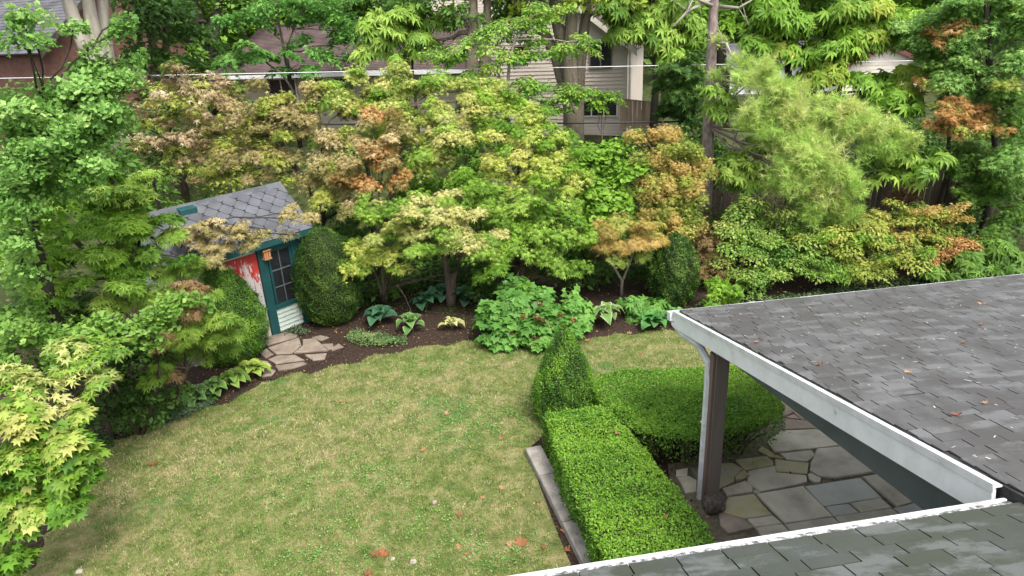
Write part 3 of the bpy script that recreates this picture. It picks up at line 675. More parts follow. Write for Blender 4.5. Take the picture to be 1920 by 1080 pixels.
sbox(.002, .618, -.027, .04, 1.925, 2.1).build('window_head', M['teal'], shed)
# roof: two slopes, slates laid as diamonds on the front one
ER, RZ, ED = 2.235, 3.13, .19
T0, T1 = -2.05, 1.14
def rp(t, q, h=0): # q = 0 eave .. 1 ridge on the front slope
    nrm = FN * (RZ - ER) + UP * (ED + .82); nrm = nrm / np.linalg.norm(nrm)
    return sp(t, ED - (ED + .82) * q, ER + (RZ - ER) * q) + nrm * h
SLOPE = math.hypot(ED + .82, RZ - ER)
roof = MB(); roof.prism([sp(T0, ED, ER), sp(T0, -.82, RZ), sp(T0, -1.83, ER), sp(T0, -1.83, ER - .05), sp(T0, -.82, RZ - .06), sp(T0, ED, ER - .05)], W_ * (T1 - T0))
roof = roof.build('roof', M['shingle_edge'], shed)
dg = .335; cnt = 0
def clip(poly, f):
    out = []
    for i in range(len(poly)):
        a, b_ = poly[i], poly[(i + 1) % len(poly)]; fa, fb = f(a), f(b_)
        if fa >= 0: out.append(a)
        if fa * fb < 0: t = fa / (fa - fb); out.append((a[0] + (b_[0] - a[0]) * t, a[1] + (b_[1] - a[1]) * t))
    return out
full = None
for j in range(0, int(SLOPE / (dg / 2)) + 2):
    for i in range(-1, int((T1 - T0) / dg) + 2):
        ct, cq = T0 + i * dg + (j % 2) * dg / 2, j * dg / 2
        g = dg / 2 - .004; cut = .03
        poly = [(ct - g, cq), (ct - cut, cq - g + cut), (ct + cut, cq - g + cut), (ct + g, cq), (ct + cut, cq + g - cut), (ct - cut, cq + g - cut)]
        for f in (lambda p: p[0] - T0 + .01, lambda p: T1 + .01 - p[0], lambda p: p[1] + .015, lambda p: SLOPE - p[1]): poly = clip(poly, f) if poly else poly
        if len(poly) < 3 or abs(sum(poly[k][0] * poly[(k + 1) % len(poly)][1] - poly[(k + 1) % len(poly)][0] * poly[k][1] for k in range(len(poly)))) / 2 < .004: continue
        hh = lambda p: .004 + .012 * (1 - (p[1] - cq + dg / 2) / dg)
        nrm = rp(0, 0, 1) - rp(0, 0, 0); dz = random.uniform(0, .004)
        m = MB(); m.prism([rp(p[0], p[1] / SLOPE, hh(p) + dz) for p in poly], nrm * .007); m.build('slate', M['slate'], roof)
for a in np.arange(T0, T1 - .05, .4):
    b_ = min(a + .39, T1); m = MB(); m.prism([sp(a, -.72, RZ - .085 + .02), sp(a, -.82, RZ + .035), sp(a, -.92, RZ - .085 + .02), sp(a, -.82, RZ + .015)], W_ * (b_ - a)); m.build('ridge_tile', M['slate'], roof)
MB().box(rp(T0, 0, 0) - UP * .14 - FN * .012, W_ * (T1 - T0), FN * .03, UP * .125).build('fascia', M['teal'], shed)
MB().box(sp(T1 - .035, .1, 2.05), W_ * .02, BK * .75, UP * .03 + BK * .0).build('rake_trim', M['teal'], shed)
v = MB(); v.box(rp(-1.30, .80, .0), W_ * .36, BK * .26 + UP * .05, UP * .14); vent = v.build('roof_vent', M['teal'], shed, bevel=.01)
# wooden lantern on the corner post
lan = thing('wall_lantern', sp(-.06, .05, 1.86), 'small orange wooden lantern fixed to the teal corner post of the shed', 'lantern')
for k in range(3): sbox(-.10 + .055 * k, -.058 + .055 * k, .056, .15, 1.84, 2.0).build('slat', M['lantern_wood'], lan)
sbox(-.12, .075, .051, .17, 2.001, 2.03).build('cap', M['lantern_wood'], lan, bevel=.004); sbox(-.11, .065, .051, .16, 1.81, 1.839).build('base', M['lantern_wood'], lan)

# ------------------------------------------------------------------ houses behind
def lap_wall(name, mat, parent, o, ax, nrm, width_at, z0, z1, lap=.11, out=.018):
    """lap siding: one folded sheet; width_at(z) -> (a0, a1) along ax"""
    V = []; F = []; z = z0; k = 0
    while z < z1 - .01:
        zt = min(z + lap, z1); 
        for zz, d in ((z, out), (zt, 0)):
            a0, a1 = width_at(zz); V += [o + ax * a0 + nrm * d + UP * zz, o + ax * a1 + nrm * d + UP * zz]
        z = zt; k += 1
    for i in range(2 * k - 1): F.append((2 * i, 2 * i + 1, 2 * i + 3, 2 * i + 2))
    m = MB(); m.add(V, F); return m.build(name, mat, parent)
def sheet_roof(name, mat, parent, o, ax, L, up, n, th=.05, lip=.012):
    """roof slope in real courses: saw-tooth section along ax"""
    nr = np.cross(ax, up); nr /= np.linalg.norm(nr)
    if nr[2] < 0: nr = -nr
    V = []; F = []
    for i in range(n):
        for t, h in ((i / n, lip), ((i + 1) / n, 0)):
            V += [o + up * t + nr * h, o + up * t + nr * h + ax * L]
    for i in range(2 * n - 1): F.append((2 * i, 2 * i + 1, 2 * i + 3, 2 * i + 2))
    b = len(V); q = o - nr * th; V += [q, q + ax * L, q + up + ax * L, q + up]; F += [(b, b + 3, b + 2, b + 1), (0, b, b + 1, 1), (b + 3, 2 * (2 * n) - 2, 2 * (2 * n) - 1, b + 2)]
    m = MB(); m.add(V, F); return m.build(name, mat, parent)
def window(parent, o, ax, nrm, a0, a1, z0, z1, cols, rows, frame, fr=.06):
    f = MB(); q = lambda a, d, z: o + ax * a + nrm * (d + .03) + UP * z
    f.box(q(a0 - fr, -.02, z0 - fr), ax * (a1 - a0 + 2 * fr), nrm * .07, UP * fr); f.box(q(a0 - fr, -.02, z1), ax * (a1 - a0 + 2 * fr), nrm * .07, UP * fr)
    f.box(q(a0 - fr, -.02, z0), ax * fr, nrm * .065, UP * (z1 - z0)); f.box(q(a1, -.02, z0), ax * fr, nrm * .065, UP * (z1 - z0))
    cw, rh = (a1 - a0) / cols, (z1 - z0) / rows
    for i in range(1, cols): f.box(q(a0 + i * cw - .025, -.02, z0), ax * .05, nrm * .06, UP * (z1 - z0))
    for i in range(1, rows): f.box(q(a0, -.02, z0 + i * rh - .025), ax * (a1 - a0), nrm * .055, UP * .05)
    w = f.build('window', frame, parent)
    for i in range(cols):
        for j in range(rows): MB().box(q(a0 + i * cw, -.015, z0 + j * rh), ax * cw, nrm * .035, UP * rh).build('pane', M['window_dark'], w)
    return w
EA = np.array([.961, -.276, 0]); EA /= np.linalg.norm(EA); NA = np.array([EA[1], -EA[0], 0])
PA = atY(395, 142, 31); ze = PA[2]; PA = PA * [1, 1, 0]
nb = thing('split_level_house', PA + EA * 8 - NA * 3, 'beige sided split level house with long brown shingled roof behind the maples', 'house')
wo = PA - NA * .55
lap_wall('wall', M['cream_wall'], nb, wo, EA, NA, lambda z: (.25, 12.3), 1.2, ze - .02, .2, .012)
MB().box(wo + EA * .25 + UP * 1.0 - NA * .02, EA * .02, -NA * 8, UP * (ze - 1.0)).build('side_wall', M['cream_wall'], nb)
rr = atY(405, 55, 35); run = 4.3
sheet_roof('roof', M['shingle_red'], nb, PA + UP * ze, EA, 12.4, -NA * run + UP * (rr[2] - ze), 34)
sheet_roof('rear_roof', M['shingle_red'], nb, PA + UP * ze - NA * 2 * run, EA, 12.4, NA * run + UP * (rr[2] - ze), 12)
MB().box(PA + UP * (ze - .17) + NA * .005, EA * 12.4, NA * .1, UP * .14).build('gutter', M['white_paint'], nb)
MB().box(PA - NA * (run - .1) + UP * (rr[2] - .02), EA * 12.4, -NA * .2, UP * .09).build('ridge_cap', M['shingle_red'], nb)
def a_of(px, py, o=wo): p = on_plane(px, py, o, NA); return (p - o) @ EA, p[2]
for x0, y0, x1, y1, c in ((500, 150, 562, 205, 2), (590, 148, 668, 200, 3), (700, 150, 760, 190, 2)):
    a0, z1 = a_of(x0, y0); a1, z0 = a_of(x1, y1); window(nb, wo, EA, NA, a0, a1, z0, min(z1, ze - .25), c, 2, M['trim_cream'])
# gable wing
PBk = atY(1178, 100, 26.6) * [1, 1, 0]
ga = lambda px, py: a_of(px, py, PBk)
ea0, ez0 = ga(1190, 78); ra, rz = ga(1122, 26); slope = (rz - ez0) / (ea0 - ra); half = 3.3; apex = (ez0 + slope * half)
wz = ez0 - .1
def gw(z): 
    if z <= wz: return (-2 * half + .25, -.05)
    return (max(-2 * half + .25, -half - (apex - .12 - z) / slope), min(-.05, -half + (apex - .12 - z) / slope))
lap_wall('gable_wall', M['gable_siding'], nb, PBk, EA, NA, gw, 1.4, apex - .15, .14, .026)
MB().box(PBk - EA * .05 + UP * 1.2 - NA * .01, EA * .02, -NA * 7, UP * (wz - 1.2)).build('side_wall', M['gable_siding'], nb)
rl = half + .35
for sgn in (1, -1):
    o = PBk - EA * half + NA * .35 + UP * apex
    vec = EA * sgn * rl - UP * slope * rl
    m = MB(); m.prism([o, o + vec, o + vec - UP * .22, o - UP * .22], -NA * .03); m.build('rake_board', M['trim_cream'], nb)
    sheet_roof('roof', M['shingle_red'], nb, o + vec + UP * .01, -NA, 7.5, -vec, 14)
for x0, y0, x1, y1, c in ((1107, 80, 1146, 126, 2), (1086, 190, 1156, 216, 3), (962, 88, 986, 116, 1)):
    a0, z1 = ga(x0, y0); a1, z0 = ga(x1, y1); window(nb, PBk, EA, NA, a0, a1, z0, z1, c, 1, M['post_brown'] if y0 < 100 else M['trim_cream'], .045)
MB().tube([PBk + EA * .08 + NA * .06 + UP * z for z in (wz, 1.5)], [.05, .05], 6).build('downspout', M['trim_cream'], nb)
up_o = PBk - NA * 6 - EA * 9
lap_wall('upper_wall', M['gable_siding'], nb, up_o, EA, NA, lambda z: (-1.5, 5.5), 4.5, 9, .12, .016)

# brick house, top left
K = atY(85, 84, 24); kz = K[2]; K = K * [1, 1, 0]; WB = np.array([.42, .907, 0]); EB = np.array([-.907, .42, 0])
gz = terrain(K[0], K[1])
brick = thing('brick_house', K + WB * 3.5 + EB * 4, 'dark roofed red brick house at the upper left corner behind the ginkgo', 'house')
hw = 2.9; rise = hw * .8; bw = MB()
bw.prism([K + EB * .3, K + EB * .3 + WB * 2 * hw, K + EB * .3 + WB * 2 * hw + UP * (kz - .05), K + EB * .3 + WB * hw + UP * (kz + rise - .05), K + EB * .3 + UP * (kz - .05)], EB * 9); bw.build('wall', M['brick_red'], brick)
sheet_roof('roof', M['shingle_far'], brick, K + UP * kz - WB * .3 - UP * .24, EB, 10, WB * (hw + .3) + UP * (rise + .24), 26)
sheet_roof('roof', M['shingle_far'], brick, K + UP * kz + WB * (2 * hw + .3) - UP * .24, EB, 10, -WB * (hw + .3) + UP * (rise + .24), 26)
m = MB(); m.prism([K - EB * .03 + UP * (kz - .2) - WB * .3, K - EB * .03 + WB * hw + UP * (kz + rise - .015), K - EB * .03 + WB * hw + UP * (kz + rise - .2), K - EB * .03 + UP * (kz - .44) - WB * .3], EB * .028); m.build('rake_board', M['bark_dark'], brick)

# pale garage with maroon trim, upper right
GK = atY(1665, 80, 34); gzt = GK[2]; GK = GK * [1, 1, 0]; EG = np.array([.97, -.24, 0]); NG = np.array([EG[1], -EG[0], 0])
gar = thing('garage', GK, 'pale sided garage with maroon gable trim seen between the trees', 'garage')
hg, sl = 1.75, .5
lap_wall('gable_wall', M['trim_cream'], gar, GK, EG, NG, lambda z: (-hg, hg) if z < gzt - sl * hg else (-(gzt - z) / sl, (gzt - z) / sl), 1.5, gzt - .05, .2, .014)
lap_wall('side_wall', M['white_paint'], gar, GK - EG * 7.0 - NG * .8, EG, NG, lambda z: (0, 5.2), 1.5, gzt - .9, .2, .014)
for sgn in (1, -1):
    o = GK + NG * .3 + UP * gzt; vec = EG * sgn * (hg + .35) - UP * sl * (hg + .35)
    m = MB(); m.prism([o, o + vec, o + vec - UP * .2, o - UP * .2], -NG * .04); m.build('rake_board', M['trim_maroon'], gar)
    sheet_roof('roof', M['shingle_far'], gar, o + vec + UP * .02, -NG, 6, -vec, 14)
sheet_roof('lean_to_roof', M['shingle_far'], gar, GK - EG * 7.2 - NG * .3 + UP * (gzt - .95), EG, 5.6, -NG * 3 + UP * 1.0, 14)

# ------------------------------------------------------------------ fences and cables
fence = thing('picket_fence', (11.5, 18.7, 0), 'dark weathered stockade fence behind the yellow shrubs at the right', 'fence')
pk = MB(); pk.prism([(-.066, 0, 0), (.066, 0, 0), (.066, 0, 1.78), (.035, 0, 1.85), (-.035, 0, 1.85), (-.066, 0, 1.78)], (0, .018, 0)); pkm = pk.mesh('picket', M['wood_fence'])
fx = 5.2
while fx < 17.5:
    o = link('picket', pkm, fence, mw=Matrix.Translation((fx, 18.72 + .01 * math.sin(fx * 3), random.uniform(0, .03))) @ Matrix.Rotation(random.gauss(0, .008), 4, 'Y')); fx += .148 + random.uniform(0, .008)
for z in (.4, 1.4): MB().box((5.1, 18.75, z), (12.5, 0, 0), (0, .04, 0), (0, 0, .09)).build('rail', M['wood_fence'], fence)
for x in np.arange(5.2, 17.6, 2.4): MB().box((x, 18.79, 0), (.1, 0, 0), (0, .1, 0), (0, 0, 1.8)).build('post', M['wood_fence'], fence)
bf0 = atY(1163, 184, 25.6); bf0[2] -= 1.08
bfence = thing('board_fence', bf0, 'short brown board fence standing at the corner of the beige gable house', 'fence')
for k in range(9):
    MB().box(bf0 + EA * (k * .155), EA * .147, NA * .025, UP * (1.05 - .02 * k)).build('board', M['wood_fence_light'], bfence)
MB().box(bf0 + EA * 1.45 - UP * .0, EA * .1, NA * .1, UP * 1.35).build('post', M['wood_fence_light'], bfence)
MB().box(bf0 - EA * .03 + UP * 1.052 - EA * .0, EA * 1.44 - UP * .17, NA * .06, UP * .03).build('cap_rail', M['wood_fence_light'], bfence)

def cable(name, label, pts, r, mat):
    tag(MB().tube(pts, [r] * len(pts), 6).build(name, mat, smooth=True), label, 'cable')
def span(a, b_, sag): return [a + (b_ - a) * t - UP * sag * 4 * t * (1 - t) for t in np.linspace(0, 1, 25)]
a, b_ = atY(255, 142, 21.5), atY(1240, 123, 21.5); d_ = b_ - a
cable('overhead_cable', 'taut white overhead cable crossing in front of the houses', span(a - d_ * .35, b_ + d_ * .6, .0), .0125, M['cable_white'])
a, b_ = atY(290, 225, 21.2), atY(1400, 220, 21.2); d_ = b_ - a
cable('overhead_cable', 'thick black cable sagging behind the maples, below the white one', span(a - d_ * .3, b_ + d_ * .3, .16), .028, M['cable_black'])

# ------------------------------------------------------------------ clipped hedges and box shrubs
def surf_leaves(P, Nn, size, pal, hue, jit=.22, spread=.65):
    n = len(P); nr = Nn + RNG.normal(0, spread, (n, 3)); dr = Nn * .5 + RNG.normal(0, .7, (n, 3)) + np.array([0, 0, .25])
    col = pick(pal, hue) * RNG.uniform(1 - jit, 1 + jit, (n, 1)); return P, nr, dr, size * RNG.uniform(.7, 1.25, n), col
def finish_shrub(root, P, Nn, size, pal, hue, tmpl='oval', spread=.65):
    V, T, c = scatter_arrays(tmpl, *surf_leaves(P, Nn, size, pal, hue, spread=spread)); TRIS[0] += len(T)
    link('foliage', np_mesh('foliage', V, T, M['leaf'], c), root)['kind'] = 'stuff'
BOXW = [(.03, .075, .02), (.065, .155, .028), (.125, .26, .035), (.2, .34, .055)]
def revolve_shrub(name, label, cat, c, prof, n, size=.03, pal=BOXW, hue0=.45, lump=.07, base_bare=0, tmpl='oval', spread=.65):
    c = np.array([c[0], c[1], 0]); root = thing(name, c, label, cat)
    zs = np.array([z for z, r in prof]); rs = np.array([r for z, r in prof])
    zz = np.linspace(zs[0], zs[-1], 200); rr_ = np.interp(zz, zs, rs); w = (rr_ + .03) * np.sqrt(1 + np.gradient(rr_, zz) ** 2); w /= w.sum()
    z = RNG.choice(zz, n, p=w) + RNG.normal(0, .01, n); th = RNG.uniform(0, 6.283, n); r = np.interp(z, zs, rs)
    slope = np.interp(z, zz, np.gradient(rr_, zz)); seed = RNG.uniform(0, 20)
    l = 1 + lump * (np.sin(th * 5 + z * 6 + seed) * np.cos(z * 9 + seed) + .6 * np.sin(th * 11 + z * 15))
    dep = np.abs(RNG.normal(0, .045, n)) - (RNG.random(n) < .05) * RNG.uniform(0, .08, n) + (RNG.random(n) < .25) * RNG.uniform(0, .1, n)
    rad = np.stack([np.cos(th), np.sin(th), np.zeros(n)], -1)
    P = c + rad * ((r * l - dep).clip(0.005))[:, None]; P[:, 2] = z
    Nn = rad.copy(); Nn[:, 2] = -slope; Nn /= np.linalg.norm(Nn, axis=1, keepdims=True)
    finish_shrub(root, P, Nn, size, pal, np.clip(hue0 + .35 * vnoise(P[:, 0] * 4 + th, P[:, 2] * 4, 1.5, 4) + RNG.normal(0, .2, n), 0, 1), tmpl, spread)
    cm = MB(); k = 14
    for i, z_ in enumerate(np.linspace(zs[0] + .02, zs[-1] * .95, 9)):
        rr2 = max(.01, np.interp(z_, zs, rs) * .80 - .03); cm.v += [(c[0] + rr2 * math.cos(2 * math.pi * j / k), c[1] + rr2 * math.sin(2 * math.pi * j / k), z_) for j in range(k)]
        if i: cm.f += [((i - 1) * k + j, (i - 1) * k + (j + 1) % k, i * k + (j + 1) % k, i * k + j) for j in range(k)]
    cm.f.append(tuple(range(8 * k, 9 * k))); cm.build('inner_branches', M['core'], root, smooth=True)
    MB().tube([c + UP * -.05, c + UP * (zs[0] + .25)], [.04, .03], 6).build('stem', M['twig'], root)
    return root
DBOX = [(.02, .048, .015), (.04, .09, .02), (.075, .145, .03), (.12, .2, .045)]
revolve_shrub('boxwood_cone', 'bright green clipped boxwood cone at the corner of the hedges', 'topiary', (.80, 10.0), [(.0, .46), (.3, .55), (.6, .54), (.85, .48), (1.1, .38), (1.35, .27), (1.58, .16), (1.72, .07), (1.78, .02)], 26000, .032, BOXW, .40)
revolve_shrub('boxwood_shrub', 'tall rounded boxwood left of the shed door', 'shrub', at(442, 668)[:2], [(.0, .48), (.3, .70), (.7, .78), (1.1, .72), (1.5, .55), (1.85, .33), (2.1, .12), (2.2, .02)], 34000, .036, BOXW, .40)
revolve_shrub('boxwood_shrub', 'dark oval boxwood right of the shed window', 'shrub', at(627, 600)[:2], [(.02, .38), (.25, .62), (.6, .74), (1.1, .76), (1.6, .66), (1.95, .5), (2.15, .28), (2.28, .03)], 34000, .036, DBOX, .42)
revolve_shrub('evergreen_shrub', 'upright dark evergreen shrub behind the green perennials near the roof corner', 'shrub', at(1262, 566)[:2], [(.0, .35), (.3, .5), (.8, .55), (1.2, .45), (1.5, .3), (1.7, .05)], 16000, .045, DBOX, .4, .14)

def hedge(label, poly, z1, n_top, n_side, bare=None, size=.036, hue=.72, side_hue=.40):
    poly = np.array(poly, float); c = poly.mean(0); root = thing('boxwood_hedge', (c[0], c[1], 0), label, 'hedge')
    lo, hi = poly.min(0), poly.max(0)
    x = RNG.uniform(lo[0], hi[0], n_top * 2); y = RNG.uniform(lo[1], hi[1], n_top * 2); k = inpoly(x, y, poly); x, y = x[k], y[k]
    # distance to edge rounds the shoulder
    d = np.full(len(x), 9.0)
    for i in range(len(poly)):
        a, b_ = poly[i], poly[(i + 1) % len(poly)]; ab = b_ - a; t = np.clip(((x - a[0]) * ab[0] + (y - a[1]) * ab[1]) / (ab @ ab), 0, 1)
        d = np.minimum(d, np.hypot(x - a[0] - t * ab[0], y - a[1] - t * ab[1]))
    sh = np.clip(1 - d / .13, 0, 1)
    z = z1 - .075 * sh ** 2 + .04 * vnoise(x, y, 4, 3) + .03 * vnoise(x, y, 13, 6) + (RNG.random(len(x)) < .05) * RNG.uniform(0, .08, len(x)) - np.abs(RNG.normal(0, .03, len(x)))
    P1 = np.stack([x, y, z], -1); N1 = np.tile([0, 0, 1.0], (len(x), 1))
    L = np.array([np.linalg.norm(poly[(i + 1) % len(poly)] - poly[i]) for i in range(len(poly))]); e = RNG.choice(len(poly), n_side, p=L / L.sum()); t = RNG.random(n_side)
    A = poly[e]; B = poly[(e + 1) % len(poly)]; q = A + (B - A) * t[:, None]; ed = (B - A) / L[e][:, None]; nr = np.stack([ed[:, 1], -ed[:, 0]], -1)
    ctr = np.sum((q - c) * nr, 1); nr[ctr < 0] *= -1
    zz = RNG.uniform(.02, z1 - .06, n_side) ; bulge = (RNG.random(n_side) < .05) * RNG.uniform(0, .08, n_side) + .06 * vnoise(q[:, 0] + zz, q[:, 1] - zz, 6, 7) - .10 * np.clip((zz - z1 + .25) / .25, 0, 1) ** 2 - np.abs(RNG.normal(0, .04, n_side))
    P2 = np.stack([q[:, 0] + nr[:, 0] * bulge, q[:, 1] + nr[:, 1] * bulge, zz], -1); N2 = np.stack([nr[:, 0], nr[:, 1], np.full(n_side, .15)], -1)
    if bare is not None:
        P1 = P1[RNG.random(len(P1)) < .8]; N1 = N1[:len(P1)]
        keep = RNG.random(n_side) < np.where((nr @ np.array([.25, -1.0]) > .15) & (q[:, 0] > bare), np.clip((zz - .28) / .5, .015, .55), np.clip(zz / .5, .25, 1)); P2, N2 = P2[keep], N2[keep]
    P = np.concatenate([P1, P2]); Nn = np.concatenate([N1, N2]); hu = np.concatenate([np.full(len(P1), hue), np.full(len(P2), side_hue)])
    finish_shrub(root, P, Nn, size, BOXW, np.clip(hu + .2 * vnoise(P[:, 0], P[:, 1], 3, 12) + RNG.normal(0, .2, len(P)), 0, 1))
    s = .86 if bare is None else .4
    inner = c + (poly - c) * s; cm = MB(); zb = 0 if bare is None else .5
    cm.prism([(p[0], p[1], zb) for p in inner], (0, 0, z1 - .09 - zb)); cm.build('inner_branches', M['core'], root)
    if bare is not None:
        sm = MB()
        for _ in range(260):
            f = random.random(); p = c + (poly[random.randrange(len(poly))] - c) * random.uniform(.3, .93); g = c + (p - c) * .72
            sm.tube(wiggle((g[0], g[1], 0), (p[0] + random.uniform(-.1, .1), p[1] + random.uniform(-.1, .1), z1 - .08), 3, .05), [.014, .011, .008, .004], 4)
        sm.build('stem', M['twig'], root)['kind'] = 'stuff'
    return root
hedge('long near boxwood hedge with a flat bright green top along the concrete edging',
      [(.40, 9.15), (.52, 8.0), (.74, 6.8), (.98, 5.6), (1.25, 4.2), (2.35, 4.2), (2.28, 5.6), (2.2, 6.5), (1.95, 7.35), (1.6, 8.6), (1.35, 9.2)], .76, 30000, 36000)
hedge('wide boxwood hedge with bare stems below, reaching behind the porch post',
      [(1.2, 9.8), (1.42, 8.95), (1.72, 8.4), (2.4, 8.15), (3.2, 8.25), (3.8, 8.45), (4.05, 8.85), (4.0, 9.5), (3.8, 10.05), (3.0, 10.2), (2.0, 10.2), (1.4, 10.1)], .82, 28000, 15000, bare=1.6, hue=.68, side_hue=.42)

# ------------------------------------------------------------------ palettes (linear albedo, inner/green -> turned/pale)
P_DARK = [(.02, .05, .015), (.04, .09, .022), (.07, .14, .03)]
P_MID = [(.035, .085, .02), (.075, .155, .03), (.13, .23, .045)]
P_BRIGHT = [(.05, .12, .02), (.12, .235, .03), (.2, .33, .05)]
P_LIME = [(.07, .15, .025), (.165, .28, .05), (.28, .37, .10)]
P_PALE = [(.08, .16, .03), (.2, .28, .06), (.36, .37, .15), (.46, .42, .22)]
P_CREAM = [(.10, .18, .05), (.27, .31, .11), (.43, .4, .22), (.5, .44, .29)]
P_YELL = [(.10, .2, .03), (.22, .31, .06), (.36, .39, .12), (.45, .42, .2)]
P_TAN = [(.13, .15, .05), (.23, .205, .105), (.33, .275, .17), (.43, .36, .27)]
P_PINK = [(.14, .10, .07), (.25, .19, .14), (.36, .29, .24), (.46, .39, .36)]
P_ORANGE = [(.15, .15, .045), (.29, .23, .08), (.37, .27, .11), (.43, .34, .2)]
P_RUST = [(.13, .10, .04), (.25, .15, .065), (.37, .21, .10), (.43, .29, .18)]
P_BLUE = [(.045, .115, .03), (.11, .23, .06), (.19, .33, .11), (.31, .42, .2)]
P_HYDR = [(.04, .115, .028), (.085, .205, .05), (.15, .29, .08)]
P_PINE = [(.16, .28, .07), (.31, .43, .14), (.46, .53, .26)]
P_OLIVE = [(.06, .11, .025), (.15, .21, .045), (.27, .30, .08), (.37, .34, .14)]
P_BUCK = [(.04, .11, .02), (.11, .21, .03), (.22, .29, .05), (.31, .34, .075)]

g = lambda px, py: at(px, py)[:2]
def stem(*pts): return [np.array(p, float) for p in pts]
def stemY(*pts): return [atY(*p) for p in pts]
def up_from(b, pts): return [np.array([b[0], b[1], float(terrain(b[0], b[1])) - .1])] + pts

# ---------------- woods far behind: one mass
def woods():
    n = 44000; x = RNG.uniform(-62, 62, n); y = RNG.uniform(47, 60, n); z = 2.2 + RNG.random(n) ** .8 * 13
    c = pick(P_MID, .35 + .35 * vnoise(x, z, .5, 21) + RNG.normal(0, .18, n)) * RNG.uniform(.75, 1.2, (n, 1))
    z = z + .8 * vnoise(x, y, .7, 22)
    P = np.stack([x, y, z], -1); V, T, cc = scatter_arrays('oval', P, np.array([0, -.4, .7]) + RNG.normal(0, .5, (n, 3)), RNG.normal(0, 1, (n, 3)), RNG.uniform(.5, 1.1, n), c); TRIS[0] += len(T)
    tag(link('woods', np_mesh('woods', V, T, M['leaf'], cc)), 'dense green woods closing off the view behind the houses', kind='stuff')
woods()

# ---------------- trees behind the fence line
b = (atY(385, 140, 33)[0], 33)
tree('shade_tree', 'large dark trunked shade tree left of the long brown roof', 'tree', b, [up_from(b, stemY((383, 120, 33), (372, 40, 33), (352, -60, 33), (340, -170, 33))), up_from(b, stemY((390, 110, 33), (405, 30, 33), (425, -50, 33)))],
     [(300, 50, 35, 70, 45), (420, 20, 34, 60, 35), (330, -20, 33, 90, 40), (250, 70, 30, 45, 45), (270, 20, 30, 50, 30), (330, 90, 31, 40, 40), (255, 130, 29, 40, 25), (440, 90, 35, 22, 30), (300, 130, 36, 45, 30), (385, 40, 32, 14, 40), (395, 110, 32.4, 14, 25)], 'oval', .26, P_MID, bark='bark_dark', r0=.42, cov=2.6, crad=.9, style='rand', twigs=.1)
b = (atY(285, 130, 23)[0], 23)
tree('shade_tree', 'slender trunked tree in the dark gap between brick house and ivy trunk', 'tree', b, [up_from(b, stemY((290, 110, 23), (280, 40, 23), (272, -40, 23))), up_from(b, stemY((310, 110, 23.3), (313, 50, 23.3), (316, -30, 23.3)))],
     [(270, 30, 22.5, 36, 30), (300, -20, 22.5, 80, 30), (262, 110, 22, 28, 30), (300, 50, 23, 40, 30), (290, 90, 22.6, 35, 25), (335, 25, 24, 40, 30), (280, 165, 22, 35, 25), (335, 195, 22.4, 40, 25), (345, 110, 23.5, 22, 30)], 'oval', .2, P_DARK, bark='bark', r0=.16, cov=2.4, crad=.8, style='rand', twigs=.1)
b = (atY(218, 235, 19.5)[0], 19.5)
tree('grey_trunk_tree', 'pale grey multi-stemmed tree rising in front of the brick house', 'tree', b,
     [up_from(b, stemY((213, 200, 19.5), (170, 110, 19.5), (140, 40, 19.5), (118, -30, 19.5), (100, -120, 19.5))), up_from(b, stemY((212, 190, 19.7), (182, 90, 19.8), (170, 30, 19.8), (160, -40, 19.8), (150, -120, 19.8))), up_from(b, stemY((214, 190, 20), (198, 90, 20.2), (194, 20, 20.2), (190, -60, 20.2)))],
     [(150, -90, 20, 90, 35), (230, -70, 20.5, 60, 30), (60, -80, 19.5, 70, 30)], 'oval', .16, P_MID, bark='bark_grey', r0=.27, cov=2, crad=.6, style='rand', twigs=.1)
b = (atY(540, 150, 29.2)[0], 26.6)
tree('flat_crowned_tree', 'small tree with a flat arched feathery crown before the long brown roof', 'tree', b, [up_from(b, stemY((552, 175, 26.2), (530, 140, 26.2), (500, 118, 26.2)))],
     [(450, 105, 26, 40, 10), (490, 92, 26, 35, 10), (530, 97, 26.4, 40, 12), (560, 120, 26.4, 30, 12), (420, 120, 26, 20, 8), (525, 130, 26.5, 35, 9)], 'pinnate', .2, P_HYDR, bark='bark_dark', r0=.07, cov=2.6, crad=.5, flat=.18, twigs=.2)
b = (atY(535, 100, 27.3)[0], 27.3)
tree('slender_tree', 'thin dark stemmed tree forking against the brown roof ridge', 'tree', b, [up_from(b, stemY((533, 95, 27.3), (522, 40, 27.3), (518, -10, 27.3))), up_from(b, stemY((536, 95, 27.3), (550, 55, 27.3), (572, 15, 27.3)))],
     [(480, 25, 27.6, 55, 18), (550, 15, 27.6, 50, 20), (620, 40, 27.6, 40, 25), (640, 80, 27.4, 30, 25), (590, 5, 27.6, 60, 18), (430, 35, 28, 30, 15), (560, 65, 27.2, 30, 10), (610, 100, 27, 32, 18), (665, 60, 27, 32, 28)], 'oval', .17, P_HYDR, bark='bark_dark', r0=.07, cov=2.2, crad=.55, style='rand', twigs=.2)
b = (atY(773, 130, 24.5)[0], 24.5)
tree('young_ash_tree', 'young lime yellow tree with drooping leaf sprays in front of the roof', 'tree', b, [up_from(b, stemY((773, 125, 24.5), (775, 70, 24.5), (778, 20, 24.5)))],
     [(700, 40, 24.3, 28, 22), (690, 80, 24.3, 20, 18), (760, 20, 24.5, 40, 25), (780, 60, 24.4, 32, 18), (735, 60, 24.2, 30, 18), (820, 30, 24.8, 25, 25), (745, 100, 24.2, 25, 10)], 'palm', .27, P_LIME, bark='bark_dark', r0=.05, cov=1.7, crad=.45, style='droop', twigs=.3)
b = (atY(884, 130, 24)[0], 24)
